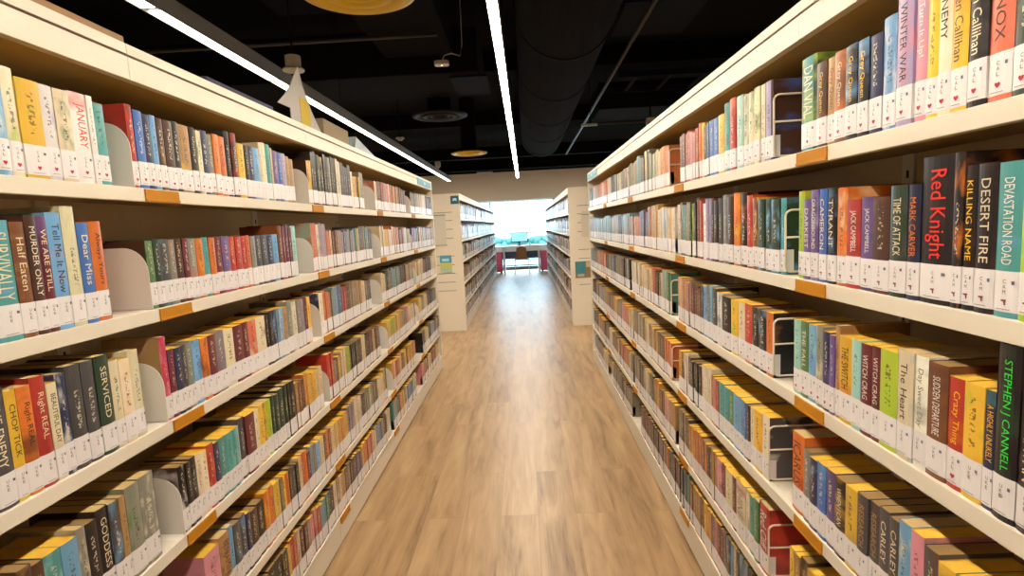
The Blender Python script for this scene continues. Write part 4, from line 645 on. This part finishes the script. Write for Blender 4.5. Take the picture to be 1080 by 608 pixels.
# big round duct, ribs, cross ducts
def cyl_y(mb, cx, cz, r, y0, y1, n=40, m=0):
    i = len(mb.v)
    for y in (y0, y1):
        for k in range(n): t = 2*math.pi*k/n; mb.v.append((cx+r*math.cos(t), y, cz+r*math.sin(t)))
    for k in range(n): l = (k+1) % n; mb.f.append((i+k, i+l, i+n+l, i+n+k)); mb.m.append(m)
    mb.f += [tuple(i+k for k in range(n)), tuple(i+n+k for k in range(n))[::-1]]; mb.m += [m, m]
t = empty('air_duct', (.40, 5, 3.17), 'big round dark air duct running above the aisle', 'air duct')
mb = MB(); cyl_y(mb, 0, 0, .395, -7, 6.0); mb.obj('duct_body', DUCT, t, smooth=False)
for k in range(9):
    mb = MB(); cyl_y(mb, 0, 0, .403, -6.4+k*1.5, -6.375+k*1.5); mb.obj('joint_band', DARKM, t)
tag(MB().box(-4.6, -.35, 5.1, 6.0, 2.86, 3.25).obj('air_duct', BLACK, bevel=.01), 'wide flat black duct crossing above the black air diffuser', 'air duct')
tag(MB().box(1.06, 4.6, 7.6, 8.5, 2.95, 3.3).obj('air_duct', BLACK, bevel=.01), 'wide flat black duct crossing above the bookcase with wire bookends', 'air duct')
tag(MB().box(-1.15, -.55, -2, 5.05, 3.0, 3.3).obj('air_duct', BLACK, bevel=.01), 'black rectangular duct running over the large yellow air diffuser', 'air duct')
random.seed(8)
for i, (x0, x1, y, z) in enumerate(((-4.8, 4.8, 13.2, 3.2), (-4.8, 4.8, 15.0, 3.1), (-4.8, 4.8, 10.4, 3.45), (-4.8, 4.8, 7.0, 3.48), (-4.8, 4.8, 3.6, 3.48))):
    structure(MB().box(x0, x1, y, y+.22, z-.12, z+.14 if z < 3.3 else 3.6).obj(f'trim_{i+3}', BLACK))
tag(MB().tube([(1.0, 2.5, 3.02), (.98, 4.1, 3.0), (.84, 5.4, 3.0), (.98, 12.2, 3.0)][0:1]+[(1.0, 12.6, 3.0)], .018, 10).obj('sprinkler_pipe', PIPE, smooth=True), 'thin pipe running beside the big round duct', 'pipe')
tag(MB().tube([(-4.5, 4.4, 2.96), (-.6, 4.4, 2.96)], .016, 8).obj('sprinkler_pipe', PIPE, smooth=True), 'thin dark pipe crossing near the white ceiling sensor', 'pipe')
tag(MB().tube([(1.0, 9.0, 3.0), (4.5, 9.0, 3.0)], .014, 8).obj('sprinkler_pipe', PIPE, smooth=True), 'thin branch pipe above the far end of the right bookcase', 'pipe')
# cable ladder with bluish sheen on the right
t = empty('cable_tray', (1.15, 6.6, 3.1), 'bluish grey ladder tray high over the bookcase with wire bookends', 'cable tray')
MB().box(0, 2.4, 0, .02, 0, .07).obj('rail', GLINT, t); MB().box(0, 2.4, .75, .77, 0, .07).obj('rail', GLINT, t)
for k in range(6): MB().box(.2+k*.4, .24+k*.4, .02, .75, .01, .03).obj('rung', GLINT, t)
tag(MB().box(-2.0, -.9, 4.2, 4.9, 3.35, 3.37).obj('ceiling_panel', GLINT), 'dark blue grey panel above the line light behind the tree', 'ceiling panel', 'dark blue grey ceiling panels')
tag(MB().box(-.62, -.28, 5.2, 5.9, 2.84, 2.855).obj('ceiling_panel', GLINT), 'dark blue grey panel beside the middle line light', 'ceiling panel', 'dark blue grey ceiling panels')
tag(MB().box(.98, 1.7, 5.1, 6.0, 3.36, 3.38).obj('ceiling_panel', GLINT), 'dark blue grey panel beside the ladder tray', 'ceiling panel', 'dark blue grey ceiling panels')

# sensor box with curved cable
t = empty('wireless_sensor', (-.562, 4.296, 2.7), 'small rounded white sensor box with a curled cable', 'sensor')
P = [(.055*math.copysign(abs(math.cos(a))**.5, math.cos(a)), .042*math.copysign(abs(math.sin(a))**.5, math.sin(a))) for a in [2*math.pi*k/28 for k in range(28)]]
MB().prism(P, 0, .03, axis='z').obj('housing', WHITEP, t, .006)
MB().lathe([(.001, -.002), (.007, -.002), (.008, .001)], 0, 0, 16).obj('lamp', mat('sensor_lamp', (1, .8, .4), .3, emit=(1, .8, .4), strength=3), t)
MB().tube([(0, 0, .03), (.02, .03, .08), (.07, .06, .10), (.13, .10, .09), (.14, .2, .2), (.14, .3, .9)], .004, 8).obj('cable', WHITEP, t, smooth=True)
def smoke(x, y, z, label, m=WHITEP, r=.055):
    t = empty('smoke_detector', (x, y, z), label, 'smoke detector', 'small ceiling detectors')
    MB().lathe([(.001, -.02), (r*.5, -.018), (r*.62, 0), (r, .004), (r, .022), (.001, .022)], 0, 0, 28).obj('head', m, t, smooth=True)
    MB().tube([(0, 0, .02), (0, 0, 3.6-z)], .009, 8).obj('drop_rod', DARKM, t)
smoke(-1.605, 7.53, 2.7, 'white disc detector beyond the black air diffuser')
def box_det(x, y, z, label):
    t = empty('ceiling_camera', (x, y, z), label, 'ceiling detector', 'small box detectors')
    MB().box(-.05, .05, -.05, .05, .02, .12).obj('housing', WHITEP, t, .008)
    MB().lathe([(.001, -.012), (.03, -.008), (.04, .02)], 0, 0, 20).obj('dome', WHITEP, t, smooth=True)
    MB().tube([(0, 0, .12), (0, 0, 3.6-z)], .009, 8).obj('drop_rod', DARKM, t)
box_det(1.72, 7.55, 2.68, 'small white box detector just above the right bookcase')
box_det(-1.70, 11.4, 2.72, 'small white box detector near the far end of left line light')
t = empty('ceiling_batten', (.96, 7.92, 2.80), 'small pale batten on the thin pipe by the round duct', 'batten'); MB().box(-.11, .11, -.02, .02, 0, .03).obj('body', WHITEP, t, .004); MB().tube([(.02, 0, .03), (.02, 0, .8)], .006, 6).obj('hanger', DARKM, t)
t = empty('ceiling_batten', (-.95, 14.25, 2.83), 'pale flat batten just before the taupe bulkhead', 'batten'); MB().box(-.2, .2, -.05, .05, 0, .03).obj('body', WHITEP, t, .004); MB().tube([(0, 0, .03), (0, 0, .77)], .006, 6).obj('hanger', DARKM, t)
# spotlight can over the tree
t = empty('downlight', (-1.30, 3.32, 2.44), 'small cream cylinder downlight with flared rim above the paper tree', 'downlight')
MB().lathe([(.001, 0), (.058, 0), (.062, .006), (.058, .014), (.044, .016), (.044, .085), (.001, .085)], 0, 0, 36).obj('can', WHITEP, t, .001)
MB().tube([(0, 0, .085), (0, 0, 3.6-2.44)], .006, 8).obj('drop_rod', DARKM, t)

# ------------------------------------------------------------------ things on the left bookcase
t = empty('paper_tree', (-.985, 2.56, ZTOP), 'pale cut-paper tree with a yellow window standing on the left bookcase', 'paper decoration')
# outline in the (along-aisle y, z) plane
O = [(-.12, 0), (-.12, .065), (-.245, .062), (-.17, .11), (-.10, .165), (-.045, .225), (0, .27), (.035, .20), (.075, .15), (.12, .10), (.17, .06), (.235, .012), (.185, .018), (.18, 0)]
MB().prism(O, -.002, .002, axis='x').obj('front_sheet', PAPER, t)
MB().prism([(-.05, .001), (-.002, .12), (-.002, .001)], -.001, .001, axis='y').obj('stand', PAPER, t)
MB().box(.0022, .0034, -.015, .095, .0, .135).obj('window_patch', YPAPER, t)['label'] = 'yellow paper patch'
def slab(y0, y1, x, z1, m, name, label, cat, dz=0):
    return tag(MB().box(x-.09, x, y0, y1, ZTOP+.0003, ZTOP+z1).obj(name, m, bevel=.003), label, cat)
slab(1.80, 2.27, -.985, .034, NAVY, 'display_box', 'low navy box lying on the left bookcase before the paper tree', 'box')
b = slab(2.88, 3.28, -1.0, .105, mat('kraft_card', (.30, .23, .15), .8), 'card_box', 'tan card box behind the paper tree on the left bookcase', 'box')
mb = MB(); mb.prism([(3.32, ZTOP+.0003), (3.86, ZTOP+.0003), (3.36, ZTOP+.085)], -1.12, -.98, axis='x'); tag(mb.obj('folded_card', mat('pale_blue_card', (.45, .55, .62), .6)), 'pale blue folded card beside the tan card box', 'card')
tag(MB().tube([(-1.06, 1.45, ZTOP+.004), (-1.06, 1.47, ZTOP+.03), (-1.07, 1.50, ZTOP+.016)], .005, 8).obj('cable_clip', WHITEP, smooth=True), 'small white clip standing on the left bookcase top', 'clip')
tag(MB().box(-1.45, -.975, .2, 1.42, ZTOP+.0003, ZTOP+.03).obj('wood_board', mat('brown_board', (.30, .15, .05), .5), bevel=.003), 'thin brown wooden board lying on the left bookcase top', 'board')

# plaques, posters
def textplate(name, label, cat, loc, w, h, rz, m, txt=None, tm=WHITE, th=.3, extra=None, thick=.004):
    """plate facing -y before rotation rz, origin at its lower left"""
    t = empty(name, loc, label, cat, None, rz)
    MB().box(0, w, 0, thick, 0, h).obj('plate', m, t)
    if txt:
        mb = MB(); gw, gh = glyphs(txt)[2:]; hh = h*th; ww = min(w*.8, gw/gh*hh)
        put_text(mb, txt, lambda a, b: (w/2-ww/2+a*ww, -.0006, h/2-hh/2+b*hh), 0, (1, 1, 1)); mb.obj('lettering', tm, t)
    return t
CY = mat('pale_cyan_print', (.45, .80, .90), .5)
def icon(t, cx, cz, s, m):
    mb = MB(); mb.prism([(cx-s, cz-s*.7), (cx, cz-s*.4), (cx+s, cz-s*.7), (cx+s, cz+s*.6), (cx, cz+s*.8), (cx-s, cz+s*.6)], -.0012, -.0004); mb.obj('open_book_icon', m, t)
t = textplate('section_plaque', 'light blue section plaque on the far fascia end of left bookcase', 'plaque', (XLF+.0045, 5.02, 1.895), .72, .058, math.pi/2, PLAQUE); icon(t, .36, .029, .022, CY)
t = textplate('section_plaque', 'light blue section plaque on the far fascia end of right bookcase', 'plaque', (XRF-.0045, 5.76, 1.895), .70, .058, -math.pi/2, PLAQUE); icon(t, .35, .029, .022, CY)
t = textplate('end_plaque', 'dark blue square plaque on the end of far left bookcase', 'plaque', (-1.03, 7.895, 1.825), .115, .115, 0, PLAQUE_D); icon(t, .057, .06, .028, CY)
# brochure pocket on far left end panel
t = empty('brochure', (-1.235, 7.893, .86), 'blue and yellow brochure hanging on the far left end panel', 'brochure')
MB().box(0, .165, 0, .006, 0, .245).obj('sheet', mat('brochure_yellow', (.62, .66, .20), .5), t)
MB().box(0, .165, -.0008, 0, .14, .245).obj('blue_panel', mat('brochure_blue', (.08, .38, .60), .5), t)
MB().box(.03, .13, -.0016, -.0008, .16, .20).obj('pale_panel', CY, t)
MB().box(.01, .155, -.0016, -.0008, .0, .05).obj('foot_band', mat('brochure_green', (.45, .62, .55), .5), t)
t = empty('acrylic_pocket', (-1.31, 7.885, 1.25), 'clear pocket with a pale notice on the far left end panel', 'notice')
MB().box(0, .19, 0, .003, 0, .46).obj('notice_sheet', mat('notice_paper', (.72, .68, .60), .3), t)
MB().box(-.004, .194, -.003, 0, .42, .432).obj('top_edge', mat('pocket_edge', (.25, .22, .18), .3), t)
MB().box(-.004, .194, -.003, 0, -.004, .006).obj('bottom_edge', mat('pocket_edge_low', (.35, .30, .24), .3), t)
t = empty('poster', (.69, 7.893, .69), 'dark teal picture poster on the far right end panel', 'poster')
MB().box(0, .23, 0, .006, 0, .235).obj('sheet', mat('poster_brown', (.20, .13, .07), .5, noise=(9, 1.8)), t)
MB().box(.005, .145, -.0008, 0, .06, .232).obj('teal_picture', mat('poster_teal', (.03, .17, .20), .4, noise=(14, 2.2)), t)
MB().box(.03, .125, -.0016, -.0008, .02, .055).obj('pale_band', mat('poster_pale', (.45, .48, .45), .5), t)
MB().box(.155, .225, -.0008, 0, .15, .225).obj('cream_panel', mat('poster_cream', (.6, .5, .3), .5), t)
t = empty('notice', (.80, 7.893, 1.27), 'pale pocket notice on the far right end panel', 'notice')
MB().box(0, .11, 0, .003, 0, .36).obj('notice_sheet', mat('notice_paper_b', (.74, .68, .58), .3), t)
MB().box(0, .11, -.002, 0, .31, .32).obj('top_edge', mat('pocket_edge_b', (.25, .2, .15), .3), t)

# ------------------------------------------------------------------ study desk by the window
YD = 17.45
t = empty('desk', (-.15, YD, 0), 'long white study desk in front of the far window', 'desk')
MB().box(-1.6, 1.5, 0, .65, .80, .835).obj('desk_top', DESK, t, .004)
MB().box(-1.6, 1.5, .02, .05, .66, .80).obj('apron', DESK, t, .002)
MB().box(-1.6, 1.5, .60, .62, .40, .80).obj('modesty_panel', PANEL, t)['label'] = 'dark blue modesty panel'
for x in (-1.55, -.555, .555, 1.45): MB().box(x-.025, x+.025, .02, .62, 0, .80).obj('leg', DESK, t, .003)
MB().box(-1.6, 1.5, .56, .59, .16, .20).obj('foot_rail', STEEL, t)
t = empty('monitor', (-.19, 17.75, .8353), 'computer monitor on the desk by the window', 'monitor')
MB().box(-.27, .27, 0, .03, .10, .43).obj('bezel', DARKM, t, .004)
MB().box(-.25, .25, -.002, 0, .13, .41).obj('screen', SCREEN, t)
MB().box(-.10, .10, -.05, .10, 0, .012).obj('base', DARKM, t, .003); MB().box(-.02, .02, .03, .05, .01, .2).obj('neck', DARKM, t)
tag(MB().box(.10, .17, 17.6, 17.7, .8353, .865).obj('mouse', DARKM, bevel=.012), 'small black mouse beside the monitor', 'mouse')
t = empty('chair', (-.14, 17.05, 0), 'brown curved-back chair pulled up to the study desk', 'chair')
# curved back shell
mb = MB(); n = 10
def shell(u, v, off):
    a = (u-.5)*1.3; return (.27*math.sin(a)*(1-.12*v*v), -.25+.10*(1-math.cos(a))*2+off-.03*v, .44+.40*v-(.05*abs(u-.5)*2 if v > .9 else 0))
for i in range(n):
    for j in range(5):
        for off, fl in ((0, 1), (.018, -1)):
            q = [shell((i+a)/n, (j+b)/5, off) for a, b in ((0, 0), (1, 0), (1, 1), (0, 1))]
            mb.face(q[::fl])
for j in range(5):
    for u in (0, 1): mb.face([shell(u, j/5, 0), shell(u, (j+1)/5, 0), shell(u, (j+1)/5, .018), shell(u, j/5, .018)])
for i in range(n):
    for v in (0, 1): mb.face([shell(i/n, v, 0), shell((i+1)/n, v, 0), shell((i+1)/n, v, .018), shell(i/n, v, .018)])
mb.obj('backrest', CHAIR, t, smooth=True)
MB().box(-.22, .22, -.22, .22, .43, .46).obj('seat', CHAIR, t, .015)
for sx in (-1, 1):
    for sy in (-1, 1): MB().tube([(sx*.19, sy*.18, .43), (sx*.23, sy*.22, 0.0)], .011, 8).obj('leg', STEEL, t, smooth=True)
for x0, x1, lab in ((.445, .72, 'crimson drawer pedestal under the right end of the desk'), (-1.02, -.76, 'crimson drawer pedestal under the left end of the desk')):
    t = empty('pedestal', ((x0+x1)/2, 17.25, 0), lab, 'pedestal', 'crimson pedestals by the window')
    w = (x1-x0)/2
    MB().box(-w, w, .06, .44, .04, .65).obj('body', CRIM, t, .01)
    for z in (.08, .37): MB().box(-w+.015, w-.015, -.012+.06, .06, z, z+.26).obj('drawer', CRIM, t, .004)
    for sx in (-1, 1): MB().box(sx*(w-.05)-.02, sx*(w-.05)+.02, .05, .36, 0, .04).obj('foot', DARKM, t)
